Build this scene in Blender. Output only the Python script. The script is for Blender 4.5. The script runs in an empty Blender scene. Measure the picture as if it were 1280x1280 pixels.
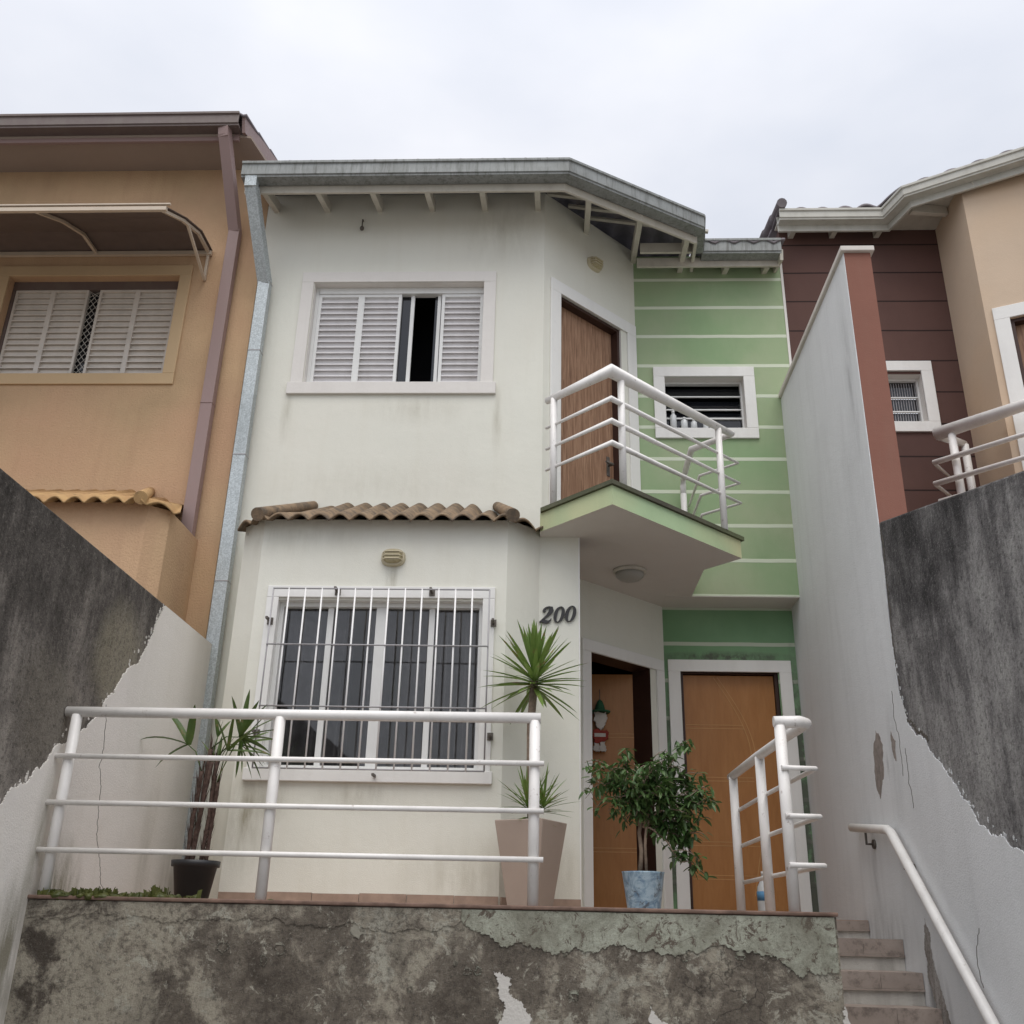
import bpy, bmesh, math, random
from mathutils import Vector, Matrix
from mathutils.geometry import tessellate_polygon
random.seed(7)
R = math.radians
scn = bpy.context.scene
COL = scn.collection
PI = math.pi

# ------------------------------------------------------------------ materials
class Nodes:
    def __init__(s, name):
        s.m = bpy.data.materials.new(name); s.m.use_nodes = True
        s.t = s.m.node_tree; s.b = s.t.nodes['Principled BSDF']
        s.tc = s.t.nodes.new('ShaderNodeTexCoord')
    def n(s, typ, **kw):
        o = s.t.nodes.new(typ)
        for k, v in kw.items(): setattr(o, k, v)
        return o
    def l(s, a, b): s.t.links.new(a, b)
    def mapped(s, scale=(1, 1, 1), loc=(0, 0, 0)):
        m = s.n('ShaderNodeMapping'); s.l(s.tc.outputs['Object'], m.inputs['Vector'])
        m.inputs['Scale'].default_value = scale; m.inputs['Location'].default_value = loc
        return m.outputs['Vector']
    def noise(s, scale, detail=6, rough=.6, stretch=(1, 1, 1), loc=(0, 0, 0), dist=0):
        o = s.n('ShaderNodeTexNoise'); s.l(s.mapped(stretch, loc), o.inputs['Vector'])
        o.inputs['Scale'].default_value = scale; o.inputs['Detail'].default_value = detail
        o.inputs['Roughness'].default_value = rough; o.inputs['Distortion'].default_value = dist
        return o.outputs['Fac']
    def ramp(s, fac, a, b, ca=(0, 0, 0, 1), cb=(1, 1, 1, 1)):
        o = s.n('ShaderNodeValToRGB'); s.l(fac, o.inputs['Fac'])
        e = o.color_ramp.elements; e[0].position = a; e[1].position = b; e[0].color = ca; e[1].color = cb
        return o.outputs['Color']
    def math(s, op, a, b=None, clamp=False):
        o = s.n('ShaderNodeMath', operation=op, use_clamp=clamp)
        for i, v in enumerate((a, b)):
            if v is None: continue
            if isinstance(v, (int, float)): o.inputs[i].default_value = v
            else: s.l(v, o.inputs[i])
        return o.outputs[0]
    def mix(s, fac, a, b, mode='MIX'):
        o = s.n('ShaderNodeMix', data_type='RGBA', blend_type=mode)
        if isinstance(fac, (int, float)): o.inputs[0].default_value = fac
        else: s.l(fac, o.inputs[0])
        for i, v in ((6, a), (7, b)):
            if isinstance(v, tuple): o.inputs[i].default_value = v if len(v) == 4 else v + (1,)
            else: s.l(v, o.inputs[i])
        return o.outputs[2]
    def sep(s):
        o = s.n('ShaderNodeSeparateXYZ'); s.l(s.tc.outputs['Object'], o.inputs[0]); return o.outputs
    def bump(s, h, strength=.3, dist=.01, prev=None):
        o = s.n('ShaderNodeBump'); s.l(h, o.inputs['Height'])
        o.inputs['Strength'].default_value = strength; o.inputs['Distance'].default_value = dist
        if prev: s.l(prev, o.inputs['Normal'])
        return o.outputs['Normal']
    def blob(s, c, r):          # soft spot of the given radii round a point, 1 in its middle
        m = s.mapped((1 / r[0], 1 / r[1], 1 / r[2]), (-c[0] / r[0], -c[1] / r[1], -c[2] / r[2]))
        o = s.n('ShaderNodeVectorMath', operation='LENGTH'); s.l(m, o.inputs[0])
        return s.math('SUBTRACT', 1.0, o.outputs['Value'], True)
    def done(s, color=None, rough=.8, metal=0., spec=.4, normal=None):
        if color is not None:
            if isinstance(color, tuple): s.b.inputs['Base Color'].default_value = color if len(color) == 4 else color + (1,)
            else: s.l(color, s.b.inputs['Base Color'])
        if isinstance(rough, (int, float)): s.b.inputs['Roughness'].default_value = rough
        else: s.l(rough, s.b.inputs['Roughness'])
        s.b.inputs['Metallic'].default_value = metal; s.b.inputs['Specular IOR Level'].default_value = spec
        if normal: s.l(normal, s.b.inputs['Normal'])
        return s.m

def scl(c, k): return tuple(min(1, x * k) for x in c)

def stucco(name, col, var=.1, grain=170, bump=.35, streak=.12, stains=(), grime=(.16, .14, .11), speck=0, warm=None):
    N = Nodes(name)
    c = N.mix(N.ramp(N.noise(.9, 5), .3, .7), scl(col, 1 - var), scl(col, 1 + var * .5))
    if warm: c = N.mix(N.ramp(N.noise(.6, 3, loc=(4, 1, 2)), .42, .66), c, warm)
    c = N.mix(N.math('MULTIPLY', N.ramp(N.noise(2.2, 6, .65, (2.4, 2.4, .22)), .5, .8), streak), c, scl(grime, 1.6))
    c = N.mix(N.math('MULTIPLY', N.ramp(N.noise(14, 4, .7), .6, .8), .10 + speck), c, scl(col, .6))
    for ctr, rad, amt in stains:
        f = N.math('MULTIPLY', N.math('MULTIPLY', N.blob(ctr, rad), N.ramp(N.noise(5, 5, .65, (2.5, 2.5, .5), ctr), .3, .65)), amt)
        c = N.mix(N.math('MINIMUM', f, .92), c, grime)
    nb = N.bump(N.noise(grain, 3, .6), bump, .006)
    nb = N.bump(N.noise(5, 4), .22, .02, nb)
    return N.done(c, .88, 0, .25, nb)

def banded(name, col, col2, line, z0, pitch, width, soft=.0025, var=.2, groove=False, stains=()):
    N = Nodes(name); X, Y_, Zc = N.sep()
    f = N.math('FRACT', N.math('DIVIDE', N.math('ADD', N.math('SUBTRACT', Zc, z0), N.math('MULTIPLY', N.math('SUBTRACT', N.noise(3, 2), .5), .008)), pitch))
    d = N.math('MULTIPLY', N.math('ABSOLUTE', N.math('SUBTRACT', f, .5)), pitch)     # distance from the band's middle
    m = N.n('ShaderNodeMapRange'); N.l(d, m.inputs[0])
    m.inputs[1].default_value = width / 2 - soft; m.inputs[2].default_value = width / 2 + soft
    m.inputs[3].default_value = 1; m.inputs[4].default_value = 0
    mask = m.outputs[0]
    c = N.mix(N.ramp(N.noise(1.1, 5, .55), .36, .66), col, col2)
    c = N.mix(N.math('MULTIPLY', N.ramp(N.noise(3, 6, .7, (1, 1, .4)), .5, .8), var), c, scl(col, .55))
    c = N.mix(mask, c, line)
    for ctr, rad, amt in stains:
        f = N.math('MULTIPLY', N.math('MULTIPLY', N.blob(ctr, rad), N.ramp(N.noise(7, 6, .7, (1.5, 1.5, 1), ctr), .35, .6)), amt)
        c = N.mix(N.math('MINIMUM', f, .9), c, (.10, .105, .085))
    nb = N.bump(N.noise(170, 3), .25, .005)
    nb = N.bump(mask, -.6 if groove else .35, .008, nb)
    return N.done(c, .85, 0, .25, nb)

def painted(name, col, rough=.4, dirt=.25, spec=.45, rust=0):
    N = Nodes(name)
    c = N.mix(N.math('MULTIPLY', N.ramp(N.noise(6, 6, .7, (1, 1, .5)), .45, .75), dirt), scl(col, 1.0), (.22, .2, .16))
    if rust: c = N.mix(N.math('MULTIPLY', N.ramp(N.noise(22, 5, .7), .62, .72), rust), c, (.16, .08, .04))
    return N.done(c, N.ramp(N.noise(30, 3), .2, .8, (rough - .1,) * 3 + (1,), (rough + .15,) * 3 + (1,)), 0, spec, N.bump(N.noise(60, 3), .08, .004))

def plain(name, col, rough=.6, metal=0., spec=.4, var=.12, sc=8):
    N = Nodes(name)
    c = N.mix(N.ramp(N.noise(sc, 5, .6), .3, .7), scl(col, 1 - var), scl(col, 1 + var))
    return N.done(c, rough, metal, spec)

def wood(name, a, b, rough=.45, along=(14, 14, .8), grainfac=1.0):
    N = Nodes(name)
    g = N.noise(3.2, 8, .65, along, dist=.6)
    g2 = N.noise(9, 6, .7, (along[0] * .8, along[1] * .8, along[2] * .8), (3, 2, 1))
    c = N.mix(N.ramp(g, .35, .68), a, b)
    c = N.mix(N.math('MULTIPLY', N.ramp(g2, .5, .72), .55 * grainfac), c, scl(a, .45))
    return N.done(c, rough, 0, .4, N.bump(g2, .1, .003))

def galv(name, col, metal=.55, rough=.42, spangle=60):
    N = Nodes(name)
    v = N.n('ShaderNodeTexVoronoi'); N.l(N.mapped(), v.inputs['Vector']); v.inputs['Scale'].default_value = spangle
    c = N.mix(N.ramp(v.outputs['Color'], .2, .8), scl(col, .8), scl(col, 1.15))
    c = N.mix(N.math('MULTIPLY', N.ramp(N.noise(3, 6, .7, (1, 1, .3)), .5, .75), .55), c, (.12, .13, .12))
    return N.done(c, rough, metal, .4, N.bump(N.noise(9, 2), .08, .01))

def leafmat(name, a, b, tip=None):
    N = Nodes(name)
    c = N.mix(N.ramp(N.noise(9, 3), .3, .7), a, b)
    if tip: c = N.mix(N.math('MULTIPLY', N.ramp(N.noise(17, 3, loc=(5, 5, 5)), .6, .68), .8), c, tip)
    m = N.done(c, .42, 0, .45)
    tr = N.n('ShaderNodeBsdfTranslucent'); N.l(c, tr.inputs['Color'])
    ad = N.n('ShaderNodeMixShader'); ad.inputs[0].default_value = .22
    N.l(N.b.outputs[0], ad.inputs[1]); N.l(tr.outputs[0], ad.inputs[2])
    N.l(ad.outputs[0], N.t.nodes['Material Output'].inputs['Surface'])
    return m

def mildew(name, dark, mid, light, amt=.5, grain=45, zdark=None, patches=()):
    """Raw rendered masonry blackened by rain: long vertical runs, blotches and grit."""
    N = Nodes(name)
    s1 = N.noise(1.3, 9, .72, (1.5, 1.5, .55), dist=.3); s2 = N.noise(4, 9, .75, (2.0, 2.0, .4), (3, 7, 1), .4)
    s3 = N.noise(1.6, 8, .7, loc=(8, 2, 5), dist=.5)
    f = N.math('ADD', N.math('MULTIPLY', s1, .42), N.math('ADD', N.math('MULTIPLY', s2, .24), N.math('MULTIPLY', s3, .34)))
    if zdark:        # rain runs down from the top of the wall, so the growth is thickest there
        m = N.n('ShaderNodeMapRange'); N.l(N.sep()[2], m.inputs[0])
        for i, v in enumerate((zdark[0], zdark[1], .05, -.07)): m.inputs[i + 1].default_value = v
        f = N.math('ADD', f, m.outputs[0])
    c = N.mix(N.ramp(f, .40, .52), dark, mid)
    c = N.mix(N.ramp(f, amt - .01, amt + .09), c, light)
    for ctr, rad, col_ in patches:
        c = N.mix(N.math('MULTIPLY', N.ramp(N.math('MULTIPLY', N.blob(ctr, rad), N.noise(3, 7, .7, (1, 1, .6), ctr)), .12, .34), .75), c, col_)
    c = N.mix(N.math('MULTIPLY', N.ramp(N.noise(38, 7, .82), .50, .62), .6), c, scl(dark, .6))
    c = N.mix(N.math('MULTIPLY', N.ramp(N.noise(46, 7, .82, loc=(9, 9, 9)), .54, .66), .45), c, scl(light, 1.2))
    nb = N.bump(N.noise(grain, 6, .75), .9, .014)
    return N.done(c, .93, 0, .2, nb)

M = {}
M['mint'] = stucco('pale_mint_render', (.748, .742, .66), .06, streak=.13, warm=(.735, .72, .64), stains=[
    ((-2.02, 6.67, .62), (.16, .3, .42), 1.0), ((-1.86, 6.67, .74), (.13, .3, .18), .8), ((-1.17, 6.67, 2.28), (.05, .3, .20), 1.1),
    ((-1.3, 6.67, .78), (.35, .3, .13), .5), ((-.5, 6.67, .30), (.6, .3, .28), .45), ((-2.35, 6.9, .5), (.2, .5, .6), .6), ((-1.5, 7.4, 3.35), (1.3, .3, .25), .18), ((-2.3, 7.4, 4.0), (.06, .3, .35), .5), ((-.5, 7.4, 3.95), (.05, .3, .4), .5), ((-1.2, 7.4, 4.05), (.5, .3, .2), .3), ((.0, 6.9, .3), (.25, .3, .3), .5), ((-.5, 7.4, 5.9), (.5, .3, .5), .3), ((-1.9, 6.67, 2.6), (.8, .3, .2), .3)],
    grime=(.30, .27, .19))
M['trim'] = stucco('window_surround_paint', (.74, .71, .67), .05, 220, .2, .10)
M['whitetrim'] = stucco('white_frame_paint', (.80, .79, .76), .05, 220, .15, .14, speck=.05)
M['ceil'] = stucco('ceiling_paint', (.66, .62, .575), .05, 200, .12, .03)
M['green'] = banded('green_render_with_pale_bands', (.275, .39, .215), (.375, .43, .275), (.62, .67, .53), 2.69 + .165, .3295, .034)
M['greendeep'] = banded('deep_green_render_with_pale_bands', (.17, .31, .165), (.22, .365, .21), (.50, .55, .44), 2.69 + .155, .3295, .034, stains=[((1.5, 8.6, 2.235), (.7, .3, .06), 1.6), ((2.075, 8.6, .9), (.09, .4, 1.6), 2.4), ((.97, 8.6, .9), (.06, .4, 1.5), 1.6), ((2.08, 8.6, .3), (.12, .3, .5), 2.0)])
M['slabgreen'] = stucco('balcony_edge_green', (.42, .55, .33), .18, 120, .3, .3, warm=(.62, .60, .36), grime=(.16, .24, .14))
M['moss_edge'] = stucco('mossy_slab_edge', (.085, .08, .06), .4, 60, .8, .3, warm=(.13, .15, .08))
M['orange'] = stucco('ochre_textured_render', (.56, .39, .232), .22, 60, 1.0, .32, warm=(.54, .345, .215), grime=(.22, .13, .08))
M['orangetrim'] = stucco('ochre_trim', (.58, .42, .25), .07, 200, .25, .1)
M['brown'] = banded('brown_render_with_grooves', (.10, .055, .047), (.122, .066, .055), (.03, .018, .016), .6502 * 8.28 + .17, .3365, .016, groove=True)
M['brownend'] = stucco('brown_pier_render', (.25, .115, .085), .1, 150, .35, .12)
M['cream'] = stucco('cream_render', (.60, .47, .35), .05, 170, .3, .05, warm=(.64, .47, .32))
M['divwhite'] = stucco('white_divider_render', (.76, .77, .775), .06, 130, .5, .25, grime=(.26, .26, .26), stains=[
    ((2.11, 6.19, -.35), (.3, .10, .38), 1.7), ((2.11, 6.05, -.5), (.3, .14, .4), 1.4), ((2.11, 6.5, 1.0), (.3, .03, .1), .9), ((2.11, 6.35, 1.0), (.3, .12, .45), .35),
    ((2.11, 7.0, .35), (.3, .09, .5), .5), ((2.11, 6.3, 3.6), (.4, .12, 1.1), .55), ((2.11, 6.55, 3.2), (.4, .2, .9), .25), ((2.11, 6.9, .02), (.3, .7, .22), .6)])
M['leftwhite'] = stucco('white_boundary_paint', (.80, .765, .72), .06, 110, .5, .16, warm=(.78, .745, .69), grime=(.25, .23, .17), stains=[
    ((-2.62, 5.5, .14), (.3, .3, .3), 1.5), ((-2.62, 5.2, .3), (.3, .12, .5), .9), ((-2.62, 6.6, .4), (.3, .14, .6), .45), ((-2.62, 5.1, -.2), (.3, .25, .5), 1.3), ((-2.62, 7.1, .2), (.3, .3, .35), .5)])
M['darkwall'] = mildew('blackened_render', (.042, .037, .033), (.14, .125, .112), (.32, .29, .255), .515, zdark=(1.0, 2.1), patches=[((-2.62, 5.75, 1.45), (.3, .55, .5), (.30, .27, .20)), ((-2.62, 5.0, 1.0), (.3, .5, .5), (.19, .17, .14))])
M['darkwallR'] = mildew('blackened_grey_render', (.052, .049, .05), (.20, .192, .19), (.42, .41, .395), .505, zdark=(.9, 2.3))
N = Nodes('weathered_zinc_gutter')
c = N.mix(N.ramp(N.noise(5, 6, .7), .3, .7), (.20, .21, .20), (.29, .305, .30))
c = N.mix(N.math('MULTIPLY', N.ramp(N.noise(9, 8, .75, (3, 3, .25)), .48, .66), .8), c, (.10, .10, .092))
c = N.mix(N.math('MULTIPLY', N.ramp(N.noise(17, 6, .75, (3, 3, .2), (6, 1, 2)), .56, .7), .6), c, (.38, .39, .38))
M['gut'] = N.done(c, .5, .1, .4, N.bump(N.noise(4, 3), .1, .01))
M['spout'] = galv('galvanised_downspout', (.46, .50, .51), .4, .48, 105)
M['gutwhite'] = painted('weathered_white_gutter', (.50, .49, .44), .5, .4)
M['fascia'] = painted('cream_painted_timber', (.56, .53, .46), .6, .35)
M['brownmetal'] = painted('brown_painted_gutter', (.135, .10, .09), .45, .3)
M['mauve'] = painted('mauve_brown_downspout', (.29, .20, .185), .5, .15)
M['soffit'] = stucco('brown_soffit_board', (.36, .29, .24), .08, 90, .25, .1)
M['roof'] = plain('grey_fibre_cement_tiles', (.19, .17, .18), .85, 0, .2, .3, 4)
M['terracotta'] = None
N = Nodes('weathered_terracotta')
c = N.mix(N.ramp(N.noise(6, 5, .65), .3, .7), (.31, .225, .145), (.21, .15, .10))
c = N.mix(N.math('MULTIPLY', N.ramp(N.noise(9, 7, .75, loc=(3, 3, 3)), .45, .62), .85), c, (.10, .085, .07))
M['terracotta'] = N.done(c, .9, 0, .2, N.bump(N.noise(60, 4), .4, .008))
N = Nodes('ochre_terracotta')
c = N.mix(N.ramp(N.noise(6, 5, .65), .3, .7), (.52, .34, .16), (.40, .24, .12))
c = N.mix(N.math('MULTIPLY', N.ramp(N.noise(11, 6, .7, loc=(3, 3, 3)), .55, .7), .6), c, (.14, .10, .07))
M['terracotta2'] = N.done(c, .9, 0, .2, N.bump(N.noise(60, 4), .4, .008))
M['alu'] = painted('white_aluminium', (.74, .74, .72), .38, .12, .5)
M['aludull'] = painted('grey_shutter_slats', (.72, .70, .70), .4, .2, .5)
M['alubeige'] = painted('beige_shutter_slats', (.66, .60, .53), .4, .3, .5)
M['glass'] = plain('dark_window_glass', (.012, .013, .016), .04, 0, .6, .1)
N = Nodes('tinted_window_glass')
tb = N.n('ShaderNodeBsdfTransparent'); tb.inputs[0].default_value = (.80, .80, .80, 1)
gb = N.n('ShaderNodeBsdfGlossy'); gb.inputs['Roughness'].default_value = .02; gb.inputs['Color'].default_value = (.9, .89, .88, 1)
fr = N.n('ShaderNodeFresnel'); fr.inputs['IOR'].default_value = 1.62
nw = N.bump(N.noise(2.5, 2), .06, .02); N.l(nw, gb.inputs['Normal'])
mxs = N.n('ShaderNodeMixShader'); N.l(fr.outputs[0], mxs.inputs[0]); N.l(tb.outputs[0], mxs.inputs[1]); N.l(gb.outputs[0], mxs.inputs[2])
N.l(mxs.outputs[0], N.t.nodes['Material Output'].inputs['Surface']); M['clearglass'] = N.m
M['dark'] = plain('room_darkness', (.010, .010, .012), .9, 0, .1)  # near-black colour stands in for the shade of unlit rooms
M['curtain'] = plain('grey_curtain', (.34, .33, .33), .9, 0, .1, .3, 5)
M['rail'] = painted('white_rail_paint', (.82, .80, .775), .36, .2, .5, .55)
M['barwhite'] = painted('white_grille_paint', (.78, .77, .76), .4, .06, .5)
M['bargrey'] = painted('grey_grille_frame', (.34, .33, .34), .5, .3)
M['bracket'] = plain('grey_steel_bracket', (.13, .115, .10), .7, .3, .4, .3, 40)
M['doorup'] = wood('weathered_hardwood', (.20, .10, .055), (.42, .255, .16), .6)
M['doorlow'] = wood('orange_brown_veneer', (.37, .155, .042), (.43, .195, .06), .4, (5, 5, .8), .3)
M['doordark'] = plain('dark_door_jamb', (.045, .020, .014), .5, 0, .4)
M['groove'] = plain('pale_door_groove', (.50, .27, .10), .5)
M['tile'] = plain('terrace_tile', (.33, .235, .18), .55, 0, .4, .25, 9)
M['tileedge'] = plain('brown_tile_nosing', (.17, .11, .085), .7, 0, .3, .35, 14)
N = Nodes('stair_tile')
c = N.mix(N.ramp(N.noise(4, 6, .65), .3, .7), (.41, .345, .30), (.27, .222, .192))
c = N.mix(N.math('MULTIPLY', N.ramp(N.noise(16, 5, .7), .52, .7), .6), c, (.09, .075, .065))
M['stairtile'] = N.done(c, .75, 0, .3, N.bump(N.noise(40, 4), .2, .006))
M['stairwhite'] = stucco('stair_riser_paint', (.62, .60, .55), .25, 60, .6, .75, speck=.45, grime=(.10, .09, .08))
M['num'] = plain('black_metal_numeral', (.018, .016, .016), .4, 0, .5)
M['lampbody'] = painted('yellowed_lamp_body', (.52, .46, .32), .5, .2)
M['lampglass'] = painted('ribbed_lamp_glass', (.40, .34, .20), .25, .3)
M['ceillamp'] = painted('grey_lamp_dome', (.36, .35, .32), .35, .15)
M['taupe'] = plain('taupe_polyethylene', (.38, .31, .26), .5, 0, .35, .06, 3)
M['blackpot'] = plain('black_plastic_pot', (.022, .023, .026), .45, 0, .4, .2)
N = Nodes('blue_marbled_glaze')
c = N.mix(N.ramp(N.noise(9, 8, .7, dist=1.6), .40, .58), (.10, .20, .32), (.36, .50, .60))
c = N.mix(N.ramp(N.noise(14, 6, .7, loc=(2, 2, 2), dist=1), .56, .66), c, (.10, .13, .16))
M['bluepot'] = N.done(c, .35, 0, .45)
M['soil'] = plain('potting_soil', (.05, .035, .025), .95, 0, .1, .4, 40)
M['yucca'] = leafmat('yucca_leaf', (.13, .22, .045), (.20, .29, .075), (.24, .15, .06))
M['palm'] = leafmat('palm_leaf', (.05, .10, .022), (.11, .16, .04), (.19, .14, .055))
M['ficus'] = leafmat('ficus_leaf', (.04, .095, .026), (.10, .17, .05))
M['trunk'] = plain('grey_brown_bark', (.24, .185, .14), .9, 0, .2, .3, 30)
M['fibre'] = plain('brown_palm_fibre', (.085, .056, .046), .95, 0, .15, .5, 50)
M['mosspatch'] = leafmat('moss', (.045, .062, .012), (.12, .125, .03))
M['ornred'] = plain('red_felt', (.30, .05, .035), .9); M['ornwhite'] = plain('white_felt', (.62, .58, .52), .9)
M['orngreen'] = plain('green_felt', (.03, .11, .05), .9)
M['pet'] = plain('translucent_plastic', (.62, .64, .64), .25, 0, .5); M['petlabel'] = plain('blue_label', (.10, .26, .45), .5)
M['petcap'] = plain('white_cap', (.7, .7, .68), .4)
M['awnpanel'] = leafmat('bronze_awning_panel', (.16, .125, .115), (.19, .15, .135))
M['awnbar'] = painted('cream_awning_bar', (.56, .47, .37), .45, .15)
M['net'] = plain('white_safety_net', (.5, .47, .42), .7)
M['concrete'] = plain('street_concrete', (.25, .24, .225), .9, 0, .2, .2, 3)
M['cap'] = stucco('pale_wall_cap', (.66, .62, .57), .1, 120, .3, .25)
M['dampscar'] = mildew('damp_bare_render', (.20, .175, .155), (.32, .29, .265), (.52, .50, .48), .5)
M['scar'] = plain('bare_mortar_scar', (.30, .26, .235), .95, 0, .1, .25, 25)

# peeling terrace wall
N = Nodes('peeling_concrete'); X, Y_, Zc = N.sep()
big = N.noise(1.9, 9, .68, dist=.4); med = N.noise(5.5, 9, .72, loc=(3, 0, 6), dist=.5)
f = N.math('ADD', N.math('MULTIPLY', big, .55), N.math('MULTIPLY', med, .45))
c = N.mix(N.ramp(f, .38, .56), (.088, .074, .061), (.265, .232, .190))
lx = N.n('ShaderNodeMapRange'); N.l(X, lx.inputs[0])
for i, v in enumerate((-2.3, -1.5, .16, 0.)): lx.inputs[i + 1].default_value = v
fl = N.math('ADD', f, N.math('MULTIPLY', lx.outputs[0], .55))
c = N.mix(N.ramp(fl, .505, .56), c, (.40, .365, .295))            # paler render still clinging on
fine = N.math('ADD', N.math('MULTIPLY', N.noise(9, 10, .75, loc=(7, 1, 3), dist=.8), .6), N.math('MULTIPLY', big, .4))
c = N.mix(N.ramp(fine, .535, .56), c, (.45, .43, .36))            # flakes of old paint
c = N.mix(N.math('MULTIPLY', N.ramp(N.noise(3.2, 6, .6, (1.3, 1, .5), (2, 2, 2)), .52, .66), .55), c, (.055, .046, .04))
c = N.mix(N.math('MULTIPLY', N.ramp(N.noise(34, 8, .85), .50, .60), .62), c, (.06, .052, .045))
c = N.mix(N.math('MULTIPLY', N.ramp(N.noise(42, 8, .85, loc=(4, 4, 4)), .55, .64), .45), c, (.38, .36, .31))
v = N.n('ShaderNodeTexVoronoi', feature='DISTANCE_TO_EDGE'); v.inputs['Scale'].default_value = 2.1
w = N.n('ShaderNodeMix', data_type='VECTOR'); w.inputs[0].default_value = .22
nz = N.n('ShaderNodeTexNoise'); nz.inputs['Scale'].default_value = 5; nz.inputs['Detail'].default_value = 6; N.l(N.tc.outputs['Object'], nz.inputs['Vector'])
N.l(N.tc.outputs['Object'], w.inputs[4]); N.l(nz.outputs['Color'], w.inputs[5]); N.l(w.outputs[1], v.inputs['Vector'])
crack = N.ramp(v.outputs['Distance'], .0, .006, (1, 1, 1, 1), (0, 0, 0, 1))
crack = N.math('MULTIPLY', N.math('MULTIPLY', crack, N.ramp(N.noise(1.6, 3, loc=(5, 5, 1)), .50, .62)), .7)
c = N.mix(crack, c, (.025, .022, .02))
nb = N.bump(fine, .5, .02); nb = N.bump(N.noise(45, 8, .8), 1.0, .016, nb); nb = N.bump(crack, -.8, .01, nb)
M['peel'] = N.done(c, .95, 0, .15, nb)
N = Nodes('mint_paint_remnant')
a = N.noise(7, 9, .72, dist=.6)
c = N.mix(N.ramp(a, .35, .62), (.24, .24, .19), (.43, .445, .37))
c = N.mix(N.ramp(N.noise(13, 9, .8, (1, 1, 1), (4, 4, 4), 1.2), .545, .58), c, (.13, .105, .085))
c = N.mix(N.math('MULTIPLY', N.ramp(N.noise(2.4, 6, .65, (1, 1, .6)), .5, .68), .6), c, (.17, .155, .12))
c = N.mix(N.math('MULTIPLY', N.ramp(N.noise(36, 8, .85), .50, .60), .5), c, (.12, .11, .085))
M['mintpeel'] = N.done(c, .9, 0, .2, N.bump(N.noise(45, 8, .8), .8, .012))
M['bandpeel'] = stucco('grey_render_band', (.30, .285, .235), .25, 60, .7, .35, speck=.4, grime=(.07, .06, .05))
M['whitepeel'] = stucco('white_filler', (.60, .58, .545), .1, 90, .5, .1)

# ------------------------------------------------------------------ mesh helpers
class Frame:
    """local (u along the wall, d outward from its face, z up) -> world"""
    def __init__(s, o, u, n): s.o = Vector((o[0], o[1], 0)); s.u = Vector((u[0], u[1], 0)).normalized(); s.n = Vector((n[0], n[1], 0)).normalized()
    def __call__(s, u, d, z): p = s.o + s.u * u + s.n * d; return Vector((p.x, p.y, z))
def front(Y): return Frame((0, Y), (1, 0), (0, -1))
def diag(c): return Frame((0, c), (1, 1), (1, -1))        # wall on the line Y = X + c that faces front right
def diagm(c): return Frame((0, c), (1, -1), (-1, -1))     # wall on the line Y = c - X that faces front left
def side_from(p, q, left=True):
    u = (Vector(q) - Vector(p)); n = Vector((u.y, -u.x))
    return Frame(p, u, n)
WORLD = lambda u, d, z: Vector((u, d, z))
S2 = math.sqrt(2)

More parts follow.
